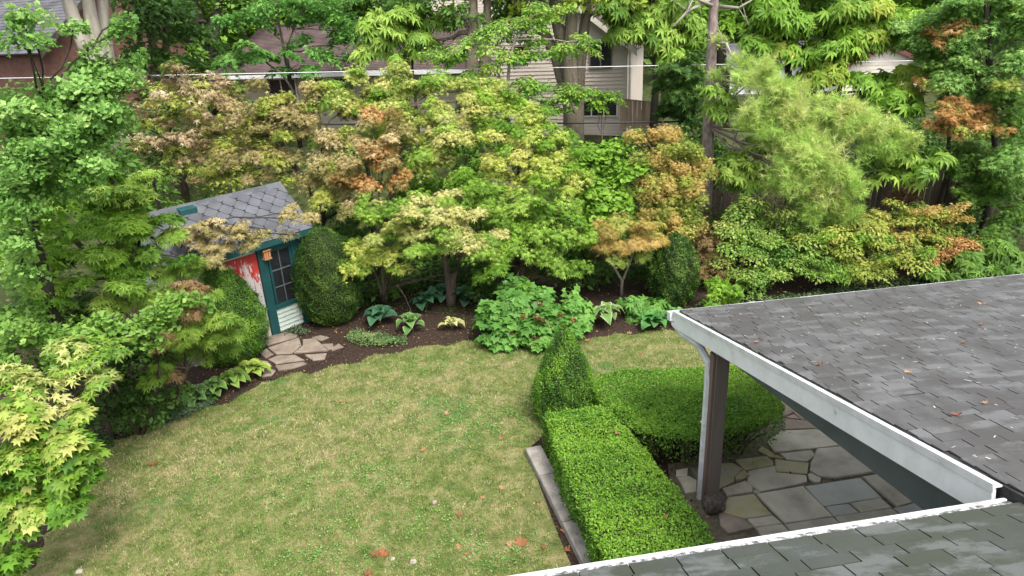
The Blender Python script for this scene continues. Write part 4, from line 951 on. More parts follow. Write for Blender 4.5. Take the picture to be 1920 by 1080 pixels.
tree('tall_trunk_tree', 'tall tree with a straight dark grey trunk before the upper house wall', 'tree', b, [up_from(b, stemY((884, 140, 24), (886, 60, 24), (888, 0, 24), (890, -90, 24))), up_from(b, stemY((910, 120, 24.4), (912, 60, 24.4), (916, -50, 24.4)))],
     [(870, -40, 24.5, 70, 25), (930, 25, 24.8, 30, 30), (780, -20, 24.6, 60, 25), (960, -10, 25, 50, 20), (850, 25, 24.3, 34, 22), (815, 75, 24.6, 26, 16)], 'oval', .2, P_MID, bark='bark_old', r0=.26, cov=2.2, crad=.6, style='rand', twigs=.1)
b = (atY(1075, 240, 24.2)[0], 24.2)
tree('old_maple_tree', 'massive old tree with several thick furrowed stems beside the gable house', 'tree', b,
     [up_from(b, stemY((1078, 200, 24.2), (1062, 110, 24.2), (1045, 40, 24.2), (1035, -20, 24.2), (1020, -110, 24.2))), up_from(b, stemY((1072, 190, 24), (1068, 100, 24), (1072, 30, 24), (1078, -50, 24), (1085, -120, 24))), up_from(b, stemY((1082, 190, 24.3), (1088, 110, 24.3), (1098, 40, 24.3), (1108, -40, 24.3))), up_from(b, stemY((1070, 200, 24.5), (1045, 110, 24.5), (1010, 40, 24.5), (960, 0, 24.5)))],
     [(1000, -10, 24, 50, 25), (1090, -5, 23.8, 55, 22), (1170, -10, 24, 60, 30), (1050, -60, 24, 110, 30)], 'oval', .2, P_BUCK, bark='bark_old', r0=.31, cov=2, crad=.6, style='rand', twigs=.1)
b = (atY(950, 200, 20.6)[0], 20.6)
tree('dogwood_tree', 'airy green tree with pale forked stem in front of the old trunks', 'tree', b, [up_from(b, stemY((950, 180, 20.6), (955, 120, 20.6), (965, 75, 20.6), (985, 40, 20.6))), up_from(b, stemY((945, 180, 20.6), (930, 120, 20.6), (900, 80, 20.6)))],
     [(830, 105, 20.6, 38, 18), (870, 90, 20.6, 30, 22), (920, 60, 20.6, 35, 25), (985, 60, 20.8, 45, 25), (950, 100, 20.4, 45, 18), (1010, 95, 20.6, 40, 14), (1065, 95, 20.3, 40, 16), (1100, 75, 20.3, 25, 15), (990, 160, 20.2, 40, 25), (1060, 165, 20.2, 35, 20), (1050, 200, 20, 35, 20), (1030, 20, 21, 40, 20), (900, 130, 20.6, 40, 14), (1095, 175, 20.2, 25, 18)], 'oval', .125, [(.05, .13, .03), (.1, .22, .04), (.2, .31, .07), (.4, .36, .15)], bark='bark_grey', r0=.06, cov=1.9, crad=.32, hue=.35, twigs=.35)
b = (atY(1125, 230, 20)[0], 20)
tree('small_shrub_tree', 'small bright green shrub before the basement window of the gable house', 'shrub', b, None, [(1130, 175, 20, 25, 16), (1115, 195, 20, 18, 16), (1145, 180, 20, 18, 8)], 'oval', .11, P_BRIGHT, r0=.03, cov=2, crad=.25)
b = (atY(1230, 200, 24)[0], 24.5)
tree('willow_leaved_tree', 'drooping yellow green tree right of the beige gable wall', 'tree', b, [up_from(b, stemY((1230, 150, 24.5), (1225, 50, 24.5), (1220, -50, 24.5)))],
     [(1165, 25, 24, 30, 25), (1200, 50, 24, 35, 25), (1240, 25, 24.3, 45, 30), (1290, 60, 24.3, 40, 35), (1250, 85, 24, 35, 22), (1300, 120, 24.5, 30, 25), (1230, -15, 24.5, 80, 25), (1150, 10, 23.6, 20, 20)], 'palm', .26, P_LIME, bark='bark_dark', r0=.14, cov=2.0, crad=.5, style='droop', twigs=.2)
b = (atY(1275, 230, 21)[0], 21)
tree('dark_evergreen_tree', 'dark green evergreen left of the purple grey pine trunk', 'tree', b, None, [(1270, 150, 21, 40, 35), (1265, 200, 21, 48, 35), (1290, 110, 21.4, 30, 30), (1285, 175, 20.6, 35, 35)], 'pinnate', .2, P_DARK, bark='bark_dark', r0=.08, cov=2.4, crad=.4, style='rand')
for i, (px, lab) in enumerate([(455, 'grey far trunk standing just behind the roof ridge'), (600, 'bushy far tree above the middle of the roof ridge'), (1350, 'far green tree filling the gap left of the pine trunk'), (1480, 'far green tree behind the pine boughs'), (1600, 'far green tree left of the maroon trimmed garage'), (1760, 'far green tree right of the maroon trimmed garage')]):
    b = (atY(px, 60, 41)[0], 41)
    tree('far_tree', lab, 'tree', b, [up_from(b, stemY((px, 60, 41), (px + 5, 0, 41), (px - 5, -120, 41)))], [(px + RNG.integers(-20, 20), 40, 41.5, 80, 40), (px + 40, 0, 42, 80, 35), (px - 60, 20, 42, 70, 40), (px, -60, 41, 120, 40)], 'oval', .42, P_MID if i % 2 else P_BRIGHT, bark='bark_grey' if i == 0 else 'bark_dark', r0=.3, cov=2.4, crad=1.3, style='rand', twigs=.05, group='trees far behind the houses')

# ---------------- right side: pine, buckeye, maples
b = (5.30, 18.0)
pine = tree('pine_tree', 'pine with straight purple grey trunk and soft yellow green needle boughs', 'tree', b,
     [[np.array([5.33, 18, -.1]), np.array([5.36, 18, 1.5]), np.array([5.34, 18, 3.5]), np.array([5.30, 18, 5.5]), np.array([5.28, 18, 7.5]), np.array([5.27, 18, 10.5])]],
     [(1420, 140, 16.8, 38, 30), (1450, 175, 16.4, 55, 40), (1430, 215, 16.2, 48, 30), (1480, 230, 16.0, 55, 40), (1510, 280, 15.7, 70, 40), (1490, 320, 15.5, 60, 40), (1560, 320, 15.4, 55, 40), (1550, 370, 15.2, 55, 35), (1580, 400, 15.1, 25, 20), (1540, 195, 16.3, 45, 25), (1590, 225, 16, 45, 28), (1640, 250, 15.8, 45, 28), (1690, 265, 15.8, 40, 25), (1640, 210, 16.2, 30, 18), (1350, 140, 17.6, 10, 14), (1355, 75, 17.8, 14, 10), (1395, 110, 17.2, 25, 15)],
     'needle', .19, P_PINE, bark='bark_pine', r0=.205, cov=2.3, crad=.26, flat=.8, style='rand', foot=.36, twigs=.25, jit=.2, limb=.22)
db = MB()
for pts in ([(1330, 0, 17.9), (1290, 20, 17.5), (1262, 50, 17.3)], [(1335, 10, 17.9), (1300, -5, 17.5), (1285, 30, 17.3)], [(1350, 12, 17.9), (1385, 15, 17.6), (1410, 0, 17.5)], [(1340, 78, 17.8), (1362, 82, 17.5), (1372, 105, 17.2)], [(1340, 152, 17.8), (1362, 150, 17.4), (1390, 162, 17)], [(1372, 140, 17.2), (1385, 158, 17.1)]):
    db.tube(stemY(*pts), [.05, .035, .015][:len(pts)], 5)
    for _ in range(4):
        q = stemY(pts[1])[0]; db.tube([q, q + RNG.normal(0, .25, 3), q + RNG.normal(0, .45, 3)], [.012, .008, .004], 3)
o = db.build('dead_branch', M['bark_grey'], pine, smooth=True); o['kind'] = 'stuff'
b = (atY(1475, 330, 19.4)[0], 19.4)
tree('buckeye_tree', 'buckeye with big drooping yellow green compound leaves behind the pine boughs', 'tree', b, [up_from(b, stemY((1478, 250, 19.4), (1478, 100, 19.4), (1480, 0, 19.4), (1475, -80, 19.4))), up_from(b, stemY((1485, 180, 19.4), (1520, 110, 19.4), (1560, 40, 19.4)))],
     [(1500, 25, 19, 55, 25), (1560, 20, 18.8, 55, 25), (1600, 45, 18.7, 55, 25), (1440, 15, 19.2, 45, 25), (1410, 60, 19.2, 35, 25), (1650, 20, 18.8, 45, 25), (1690, 45, 19, 35, 25), (1540, 75, 19, 60, 25), (1590, 95, 18.8, 50, 22), (1450, 85, 19.2, 45, 25), (1560, 125, 18.7, 50, 18), (1640, 150, 18.3, 55, 18), (1690, 165, 18, 40, 20), (1620, 190, 18.3, 50, 18), (1700, 190, 17.8, 40, 18), (1650, 180, 17.9, 50, 18), (1720, 135, 18.4, 25, 14), (1730, 25, 19.2, 40, 30), (1410, 110, 19.4, 30, 20), (1500, 140, 19.2, 40, 20)], 'palm', .225, P_BUCK, pal2=P_BRIGHT, mix=.5, bark='bark_dark', r0=.13, cov=2.1, crad=.5, style='droop', twigs=.3, hue=.38)
b = (atY(1425, 330, 17.2)[0], 17.2)
tree('buckeye_sapling', 'buckeye sapling with pale leaves at the foot of the pine trunk', 'tree', b, None, [(1400, 260, 17, 28, 18), (1385, 300, 16.8, 35, 25), (1410, 330, 16.6, 30, 22), (1375, 335, 16.7, 25, 20), (1350, 180, 17.3, 20, 22), (1440, 275, 17, 30, 20)], 'palm', .2, P_LIME, r0=.03, cov=1.7, crad=.3, style='droop')
b = (atY(1700, 330, 16.2)[0], 16.2)
tree('buckeye_sapling', 'buckeye branch spray hanging in front of the picket fence', 'tree', b, None, [(1720, 300, 16, 45, 14), (1755, 290, 16, 30, 12), (1710, 325, 15.9, 40, 12), (1690, 285, 16, 30, 12)], 'palm', .24, P_LIME, r0=.025, cov=1.5, crad=.3, style='droop')
b = (atY(1870, 330, 16.8)[0], 16.9)
tree('green_maple_tree', 'tall blue green maple filling the upper right corner', 'tree', b, [up_from(b, stemY((1872, 330, 16.9), (1860, 180, 16.9), (1850, 60, 16.9), (1850, -60, 16.9)))],
     [(1800, 90, 17.2, 60, 28), (1870, 50, 16.8, 60, 30), (1900, 110, 16.4, 50, 28), (1830, 140, 16.8, 65, 26), (1780, 130, 17.4, 45, 25), (1890, 170, 16.2, 50, 25), (1800, 170, 17, 50, 18), (1910, 235, 15.8, 35, 30), (1780, 20, 17.6, 55, 28), (1860, 0, 17, 70, 25), (1740, 90, 17.8, 35, 25), (1900, 290, 15.6, 35, 25), (1920, 40, 16.4, 40, 40), (1840, 185, 16.6, 40, 16), (1720, 60, 18, 40, 30)], 'japan', .115, P_BLUE, pal2=P_MID, mix=.3, bark='bark_dark', r0=.12, cov=2.2, crad=.4, flat=.2, twigs=.2, hue=.45)
b = (atY(1770, 330, 17)[0], 17.2)
tree('rust_maple_tree', 'rusty orange maple sprays hanging above the picket fence', 'tree', b, [up_from(b, stemY((1775, 330, 17.2), (1780, 250, 17.2), (1770, 170, 17.2)))],
     [(1790, 215, 16.2, 50, 18), (1840, 205, 16.2, 40, 20), (1770, 190, 16.6, 35, 12), (1820, 235, 16, 45, 15), (1750, 150, 17, 30, 16), (1860, 155, 16, 22, 14), (1770, 60, 17.2, 30, 18), (1800, 40, 17.3, 28, 14), (1760, 230, 16.2, 30, 18), (1870, 235, 15.9, 25, 12)], 'japan', .105, P_RUST, pal2=P_OLIVE, mix=.42, bark='bark_dark', r0=.07, cov=1.9, crad=.3, flat=.2, hue=.5)
b = (atY(1850, 420, 16)[0], 16.2)
tree('shade_maple_tree', 'dark green low maple in the shade before the fence at the right edge', 'tree', b, None, [(1840, 310, 16.6, 70, 30), (1890, 330, 15.8, 45, 25), (1850, 360, 16, 45, 18), (1900, 390, 15.4, 35, 20), (1820, 285, 16.8, 55, 18), (1860, 440, 15.2, 45, 18)], 'japan', .12, P_MID, bark='bark_dark', r0=.06, cov=1.9, crad=.35, flat=.2, hue=.35)

# ---------------- shrubs at the right behind the porch roof
b = g(1430, 545)
tree('dogwood_shrub', 'dense green dogwood shrub beneath the pine boughs', 'shrub', b, None, [(1400, 390, 16, 45, 30), (1460, 420, 15.6, 50, 30), (1420, 460, 15.2, 60, 28), (1500, 460, 15, 50, 25), (1380, 430, 15.6, 40, 25), (1470, 500, 14.8, 60, 22), (1420, 520, 14.8, 45, 18), (1380, 500, 15, 35, 18), (1540, 500, 14.7, 40, 22)], 'oval', .085, [(.05, .12, .03), (.11, .21, .045), (.2, .29, .08), (.33, .34, .15)], r0=.05, cov=2.2, crad=.28, flat=.3)
b = g(1600, 530)
tree('dogwood_shrub', 'yellow green turning dogwood shrub in the middle behind the porch roof', 'shrub', b, None, [(1530, 440, 15.2, 45, 25), (1580, 460, 15, 50, 25), (1640, 440, 15.2, 55, 28), (1620, 490, 14.8, 60, 22), (1560, 420, 15.5, 40, 22), (1690, 470, 15, 45, 25), (1580, 500, 14.7, 40, 18), (1660, 505, 14.6, 40, 15)], 'oval', .085, P_OLIVE, pal2=P_LIME, mix=.3, r0=.05, cov=2.2, crad=.28, flat=.3)
b = g(1730, 505)
tree('dogwood_shrub', 'wide yellow orange shrub with long sprays before the picket fence', 'shrub', b, None, [(1700, 400, 15.8, 50, 22), (1750, 405, 15.8, 50, 22), (1680, 430, 15.5, 50, 20), (1740, 440, 15.4, 50, 20), (1640, 405, 15.9, 40, 18), (1780, 425, 15.6, 30, 16), (1720, 385, 16, 30, 10)], 'oval', .08, P_OLIVE, pal2=P_ORANGE, mix=.3, r0=.04, cov=2.1, crad=.28, flat=.3, hue=.7)
b = g(1800, 500)
tree('red_shrub', 'low rusty red shrub at the right end of the yellow shrubs', 'shrub', b, None, [(1800, 450, 15.2, 32, 16), (1825, 445, 15.2, 18, 8), (1770, 470, 15, 20, 18), (1760, 490, 14.8, 22, 12)], 'oval', .08, P_RUST, r0=.03, cov=1.9, crad=.22)
b = g(1690, 420)
tree('red_shrub', 'dark maroon shrub standing against the picket fence', 'shrub', (b[0], 17.8), None, [(1695, 365, 17.8, 25, 18), (1735, 378, 17.4, 20, 12)], 'oval', .08, [(.08, .04, .025), (.15, .07, .045), (.25, .12, .08)], r0=.03, cov=1.8, crad=.25)
b = g(1850, 505)
tree('shade_shrub', 'dark green leafy shrub right of the rusty red one', 'shrub', b, None, [(1830, 480, 14.9, 45, 18), (1880, 470, 14.8, 45, 22), (1790, 505, 14.6, 40, 14), (1900, 500, 14.5, 40, 14), (1850, 505, 14.5, 45, 10)], 'palm', .2, P_MID, r0=.03, cov=1.9, crad=.28, style='droop')
b = g(1340, 480)
tree('brown_shrub', 'thin brownish laceleaf bush left of the dogwood shrubs', 'shrub', b, None, [(1320, 470, 15.6, 28, 30), (1345, 440, 15.8, 28, 22), (1310, 510, 15.2, 20, 20), (1350, 500, 15.2, 30, 22)], 'lace', .09, [(.09, .07, .03), (.18, .13, .07), (.27, .2, .12)], r0=.03, cov=1.1, crad=.25)
b = g(1370, 560)
tree('feathery_perennial', 'bright green feathery perennial behind the porch roof edge', 'plant', b, None, [(1370, 548, 14.1, 28, 16), (1345, 535, 14.2, 22, 14), (1335, 560, 13.9, 20, 10)], 'pinnate', .12, P_BRIGHT, r0=.012, cov=2, crad=.15, style='rand')

# ---------------- the maples behind the lawn
b = (atY(700, 560, 16.8)[0], 16.8)
tree('cream_maple_tree', 'Japanese maple with pale cream green sprays at the top of the maple group', 'tree', b, [up_from(b, stemY((722, 420, 17), (745, 300, 17), (770, 200, 17))), up_from(b, stemY((700, 430, 17), (690, 320, 17), (670, 230, 17)))],
     [(650, 145, 17.4, 35, 18), (690, 165, 17.3, 50, 20), (740, 135, 17.6, 35, 14), (770, 165, 17.3, 60, 22), (840, 150, 17.4, 55, 18), (900, 160, 17.2, 40, 18), (640, 185, 17, 35, 20), (720, 200, 16.9, 55, 22), (800, 205, 16.8, 60, 22), (870, 190, 16.9, 50, 18), (760, 240, 16.5, 55, 22), (830, 250, 16.3, 50, 22), (690, 240, 16.6, 40, 20), (900, 215, 16.8, 40, 20), (800, 290, 16.2, 50, 25)], 'japan', .095, P_PALE, pal2=P_LIME, mix=.35, bark='bark', r0=.09, cov=2.2, crad=.36, flat=.2, hue=.55)
b = (atY(955, 480, 16.6)[0], 16.6)
tree('yellow_maple_tree', 'Japanese maple with golden yellow upper sprays right of the cream one', 'tree', b, [up_from(b, stemY((960, 420, 16.6), (975, 300, 16.6), (985, 220, 16.6))), up_from(b, stemY((965, 400, 16.6), (1010, 300, 16.4), (1040, 240, 16.4)))],
     [(920, 190, 17, 40, 22), (960, 200, 16.8, 40, 22), (1000, 210, 16.6, 45, 20), (940, 245, 16.3, 50, 22), (1010, 250, 16.2, 50, 20), (1060, 255, 16.2, 35, 16), (980, 290, 15.9, 55, 25), (1050, 300, 15.8, 50, 25), (920, 300, 15.9, 45, 25), (1020, 340, 15.6, 50, 22), (1090, 330, 15.8, 40, 22), (950, 340, 15.6, 45, 20)], 'japan', .1, P_YELL, pal2=P_BRIGHT, mix=.4, bark='bark', r0=.075, cov=2.2, crad=.36, flat=.2, hue=.55)
b = (atY(715, 540, 15.6)[0], 15.6)
tree('red_maple_tree', 'slim orange pink Japanese maple in front of the cream one', 'tree', b, None, [(700, 220, 15.8, 32, 18), (740, 250, 15.7, 30, 20), (690, 270, 15.6, 40, 22), (720, 300, 15.5, 35, 18), (660, 310, 15.5, 40, 20), (740, 330, 15.4, 30, 15), (690, 345, 15.3, 40, 15), (730, 200, 15.9, 16, 12)], 'japan', .1, P_RUST, pal2=P_TAN, mix=.5, bark='bark', r0=.05, cov=1.7, crad=.32, flat=.25, hue=.6)
b = (atY(560, 480, 17.6)[0], 17.6)
tree('tan_maple_tree', 'tan and pink Japanese maple arching over the shed roof', 'tree', b, [up_from(b, stemY((600, 420, 16.6), (610, 330, 16.4), (600, 250, 16.4))), up_from(b, stemY((610, 410, 16.6), (560, 320, 16.4), (520, 260, 16.4)))],
     [(520, 200, 17, 45, 20), (580, 190, 17, 45, 22), (480, 240, 16.8, 45, 22), (550, 240, 16.6, 50, 24), (620, 250, 16.5, 45, 26), (450, 290, 16.6, 45, 20), (520, 290, 16.4, 50, 22), (600, 300, 16.2, 50, 24), (640, 340, 15.8, 40, 20), (560, 330, 16.2, 45, 12), (650, 200, 16.8, 30, 18), (615, 375, 15.6, 35, 14), (660, 380, 15.4, 30, 14), (590, 165, 17.2, 40, 14), (400, 250, 17, 45, 25), (390, 320, 16.6, 45, 18), (430, 200, 17.2, 40, 20), (470, 205, 17, 45, 18), (550, 205, 16.8, 45, 16), (420, 165, 17.4, 25, 10), (480, 155, 17.4, 22, 8), (480, 330, 16.4, 40, 10)], 'japan', .1, P_TAN, pal2=P_OLIVE, mix=.3, bark='bark_dark', r0=.07, cov=2.3, crad=.34, flat=.2, hue=.6)
b = (-6.6, 12.9)
tree('tan_maple_tree', 'low tan maple branch hanging across the front of the shed roof', 'tree', b, [up_from(b, stemY((330, 480, 12.9), (360, 430, 12.8), (400, 415, 12.8)))],
     [(390, 430, 12.7, 35, 18), (440, 430, 12.7, 35, 12), (400, 465, 12.6, 38, 16), (450, 455, 12.7, 30, 10), (500, 430, 12.9, 30, 7), (545, 395, 13.2, 38, 8), (585, 405, 13.3, 22, 10), (340, 440, 12.7, 25, 16), (395, 485, 12.4, 25, 12), (540, 440, 13.1, 22, 6)], 'japan', .105, P_TAN, bark='bark_dark', r0=.035, cov=1.7, crad=.22, flat=.15, hue=.45)
b = (atY(288, 345, 14.2)[0], 14.2)
tree('pink_maple_tree', 'sparse pinkish bronze maple with a slim leaning stem left of the shed', 'tree', b, [up_from(b, stemY((288, 345, 14.2), (310, 270, 14.2), (328, 215, 14.2), (340, 150, 14.2)))],
     [(320, 115, 14.2, 32, 12), (340, 165, 14.4, 50, 18), (300, 185, 14, 45, 15), (380, 185, 14.6, 40, 18), (330, 215, 14, 50, 16), (270, 230, 13.8, 45, 14), (400, 150, 15, 25, 14), (250, 270, 13.6, 30, 18), (300, 260, 13.8, 40, 16), (350, 260, 14.2, 40, 20), (330, 300, 14, 40, 20), (210, 195, 13.4, 40, 12), (200, 130, 13.4, 30, 10), (390, 215, 14.8, 40, 18), (280, 320, 13.6, 30, 15), (440, 150, 15.2, 30, 14)], 'japan', .115, P_PINK, pal2=P_OLIVE, mix=.4, bark='bark_dark', r0=.045, cov=1.15, crad=.32, flat=.25, hue=.6)
b = g(845, 572)
tree('shelf_maple_tree', 'Japanese maple with brown trunk and low lime green shelf of leaves', 'tree', b, [up_from(b, stemY((843, 545, 15.15), (835, 490, 15.1), (832, 440, 15.1), (835, 380, 15.2))), up_from(b, stemY((850, 520, 15.2), (862, 490, 15.2), (895, 430, 15.1)))],
     [(710, 405, 14.6, 45, 14), (760, 400, 14.4, 55, 18), (810, 400, 14.4, 45, 18), (730, 430, 14.3, 45, 14), (790, 430, 14.2, 50, 14), (850, 430, 14.2, 50, 16), (880, 460, 14, 45, 14), (820, 460, 14.1, 45, 13), (920, 440, 14.2, 35, 16), (900, 470, 13.9, 35, 10), (770, 465, 14.1, 35, 10), (700, 380, 14.9, 35, 12), (830, 370, 14.7, 50, 16), (760, 370, 14.8, 45, 14), (880, 390, 14.6, 45, 18)], 'japan', .1, P_CREAM, pal2=P_LIME, mix=.5, bark='bark', r0=.1, cov=2.1, crad=.32, flat=.16, hue=.5)
b = (atY(970, 520, 15.2)[0], 15.3)
tree('green_maple_tree', 'bright green Japanese maple behind the oakleaf hydrangea', 'tree', b, [up_from(b, stemY((980, 500, 15.2), (985, 420, 15.2), (1000, 350, 15.2)))],
     [(960, 380, 14.9, 50, 20), (1010, 380, 14.8, 55, 20), (1060, 390, 14.8, 45, 20), (980, 420, 14.6, 50, 20), (1040, 430, 14.5, 55, 20), (950, 460, 14.3, 40, 20), (1010, 470, 14.3, 45, 18), (930, 500, 14.1, 35, 14), (965, 525, 13.9, 22, 14), (1090, 440, 14.6, 40, 20), (1060, 490, 14.3, 40, 14), (900, 350, 15, 45, 20), (860, 330, 15.2, 40, 20)], 'japan', .105, P_LIME, pal2=P_BRIGHT, mix=.4, bark='bark', r0=.07, cov=2.2, crad=.32, flat=.2, hue=.5)
b = (atY(1130, 470, 16)[0], 16)
tree('linden_shrub', 'broad leaved bright green shrub between the yellow and the orange maples', 'shrub', b, None, [(1130, 290, 16.8, 45, 25), (1160, 320, 16.6, 45, 25), (1110, 360, 16.2, 45, 30), (1170, 370, 16.2, 45, 30), (1100, 280, 17, 35, 20), (1140, 420, 15.8, 45, 25), (1190, 420, 16, 35, 25)], 'round', .13, P_BRIGHT, r0=.05, cov=2, crad=.32, style='layer', hue=.4)
b = (atY(1255, 480, 16.4)[0], 16.4)
tree('orange_maple_tree', 'rounded amber orange maple just left of the pine trunk', 'tree', b, None, [(1205, 255, 17, 26, 14), (1245, 255, 16.9, 36, 16), (1270, 280, 16.6, 45, 22), (1220, 290, 16.5, 40, 22), (1300, 310, 16.4, 35, 20), (1250, 330, 16.2, 50, 24), (1290, 350, 16, 40, 22), (1220, 350, 16.1, 40, 20), (1250, 390, 15.8, 45, 20), (1290, 400, 15.8, 35, 20), (1270, 430, 15.6, 35, 16)], 'japan', .078, P_ORANGE, pal2=P_OLIVE, mix=.6, bark='bark', r0=.06, cov=2.1, crad=.3, flat=.3, hue=.5)
b = g(1165, 553)
tree('laceleaf_maple', 'small golden orange laceleaf maple with a slim forked grey stem', 'tree', b, [up_from(b, stemY((1166, 525, 15.2), (1150, 500, 15.1), (1135, 465, 15), (1130, 440, 15))), up_from(b, stemY((1167, 527, 15.2), (1182, 490, 15.1), (1195, 455, 15)))],
     [(1130, 430, 14.8, 35, 14), (1170, 415, 14.8, 45, 14), (1210, 430, 14.8, 38, 14), (1150, 450, 14.6, 40, 14), (1200, 455, 14.6, 35, 14), (1230, 445, 14.8, 22, 12), (1175, 470, 14.5, 40, 10)], 'lace', .085, P_ORANGE, pal2=P_OLIVE, mix=.25, bark='bark_grey', r0=.04, cov=2.3, crad=.24, flat=.3, hue=.45)
b = g(712, 572)
tree('yellow_small_maple', 'small multi-stemmed maple with yellow sprays beside the dark oval boxwood', 'tree', b, [up_from(b, stemY((722, 540, 14.9), (726, 500, 14.8), (730, 470, 14.8))), up_from(b, stemY((715, 545, 14.9), (700, 500, 14.8), (690, 460, 14.8))), up_from(b, stemY((720, 545, 14.9), (716, 490, 14.8), (710, 440, 14.8)))],
     [(680, 480, 14.5, 28, 16), (720, 480, 14.4, 32, 12), (745, 495, 14.4, 22, 12), (660, 460, 14.6, 22, 16), (700, 450, 14.7, 35, 14), (655, 500, 14.3, 18, 10), (740, 465, 14.6, 28, 12), (670, 510, 14.2, 18, 8)], 'japan', .1, P_YELL, bark='bark', r0=.04, cov=1.8, crad=.24, flat=.2, hue=.5)
b = (atY(1000, 500, 15.9)[0], 16.2)
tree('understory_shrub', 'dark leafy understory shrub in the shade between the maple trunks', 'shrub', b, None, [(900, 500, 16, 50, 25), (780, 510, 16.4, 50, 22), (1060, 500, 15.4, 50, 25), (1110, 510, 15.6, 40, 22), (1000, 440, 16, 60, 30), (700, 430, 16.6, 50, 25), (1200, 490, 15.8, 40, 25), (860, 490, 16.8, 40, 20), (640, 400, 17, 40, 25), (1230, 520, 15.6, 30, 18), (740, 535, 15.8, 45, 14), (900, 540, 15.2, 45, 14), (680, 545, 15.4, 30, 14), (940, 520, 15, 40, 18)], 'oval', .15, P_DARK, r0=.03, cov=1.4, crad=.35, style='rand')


# ---------------- green backdrop shrubs between the maples and the far gardens
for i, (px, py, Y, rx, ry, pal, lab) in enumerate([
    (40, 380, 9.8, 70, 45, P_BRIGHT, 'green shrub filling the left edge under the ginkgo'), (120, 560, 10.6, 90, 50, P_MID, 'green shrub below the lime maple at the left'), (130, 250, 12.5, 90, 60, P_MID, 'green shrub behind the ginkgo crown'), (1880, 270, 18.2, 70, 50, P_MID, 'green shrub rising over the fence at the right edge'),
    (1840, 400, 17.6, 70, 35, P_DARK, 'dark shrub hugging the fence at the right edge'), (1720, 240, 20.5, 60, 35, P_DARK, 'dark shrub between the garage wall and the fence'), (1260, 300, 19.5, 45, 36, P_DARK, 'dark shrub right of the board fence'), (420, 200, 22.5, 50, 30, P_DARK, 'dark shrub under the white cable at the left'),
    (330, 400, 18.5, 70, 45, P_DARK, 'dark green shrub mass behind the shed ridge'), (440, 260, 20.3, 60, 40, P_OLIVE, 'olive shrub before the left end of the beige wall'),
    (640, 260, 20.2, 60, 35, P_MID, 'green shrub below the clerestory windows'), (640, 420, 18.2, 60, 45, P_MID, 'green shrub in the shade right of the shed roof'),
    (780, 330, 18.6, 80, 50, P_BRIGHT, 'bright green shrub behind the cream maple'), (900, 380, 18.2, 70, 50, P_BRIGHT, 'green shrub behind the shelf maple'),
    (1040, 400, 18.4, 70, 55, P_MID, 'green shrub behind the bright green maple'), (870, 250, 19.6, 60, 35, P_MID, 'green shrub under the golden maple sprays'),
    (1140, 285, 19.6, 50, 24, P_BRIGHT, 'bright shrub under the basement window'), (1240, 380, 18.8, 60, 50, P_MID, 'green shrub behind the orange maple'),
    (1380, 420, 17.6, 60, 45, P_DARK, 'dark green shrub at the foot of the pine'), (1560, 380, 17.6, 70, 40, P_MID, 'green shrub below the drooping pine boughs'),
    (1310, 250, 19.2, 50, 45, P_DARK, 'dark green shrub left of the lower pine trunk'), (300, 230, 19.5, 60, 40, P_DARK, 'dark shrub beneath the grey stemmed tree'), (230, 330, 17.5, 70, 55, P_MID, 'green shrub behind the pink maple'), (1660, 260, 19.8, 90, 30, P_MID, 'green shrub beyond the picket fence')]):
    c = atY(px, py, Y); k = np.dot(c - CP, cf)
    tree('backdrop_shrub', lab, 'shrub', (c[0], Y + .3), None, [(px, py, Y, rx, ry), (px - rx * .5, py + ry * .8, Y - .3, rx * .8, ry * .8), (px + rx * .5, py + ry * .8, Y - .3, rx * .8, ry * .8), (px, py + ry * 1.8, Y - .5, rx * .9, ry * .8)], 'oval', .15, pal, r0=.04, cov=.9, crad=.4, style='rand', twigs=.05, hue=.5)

# ---------------- left side: ginkgo, green maples, near maple
b = (-7.2, 9.6)
tree('ginkgo_tree', 'large blue green ginkgo with fan leaves along the left edge', 'tree', b, [up_from(b, stemY((60, 420, 9.6), (66, 330, 9.5), (75, 250, 9.4), (85, 190, 9.4)))],
     [(50, 190, 9.1, 75, 36), (140, 165, 9.4, 70, 24), (110, 210, 9.6, 80, 36), (215, 175, 9.7, 45, 18), (210, 130, 9.8, 40, 10), (90, 270, 9.4, 90, 40), (60, 340, 9.2, 80, 40), (200, 220, 9.6, 50, 25), (190, 125, 9.7, 45, 16), (70, 240, 8.9, 80, 35), (150, 230, 9.2, 60, 25), (200, 150, 9.6, 50, 20), (60, 300, 8.8, 70, 30), (140, 290, 9, 55, 30), (137, 55, 9.6, 14, 24), (165, 95, 9.6, 28, 10), (215, 62, 9.7, 36, 12), (245, 30, 9.8, 26, 16), (40, 20, 8.9, 40, 18), (20, 75, 8.9, 25, 10), (60, 70, 9, 20, 12), (240, 115, 9.9, 25, 8), (30, 360, 8.7, 45, 30), (20, 440, 8.6, 30, 30), (40, 500, 8.6, 14, 40), (180, 190, 9.3, 45, 18), (200, 260, 9.3, 25, 14), (170, 310, 9, 30, 18)],
     'fan', .062, P_BLUE, bark='bark_dark', r0=.09, cov=2.5, crad=.2, flat=.6, style='rand', nparts=300, hue=.4, foot=.5)
b = (-6.6, 9.3 + .9)
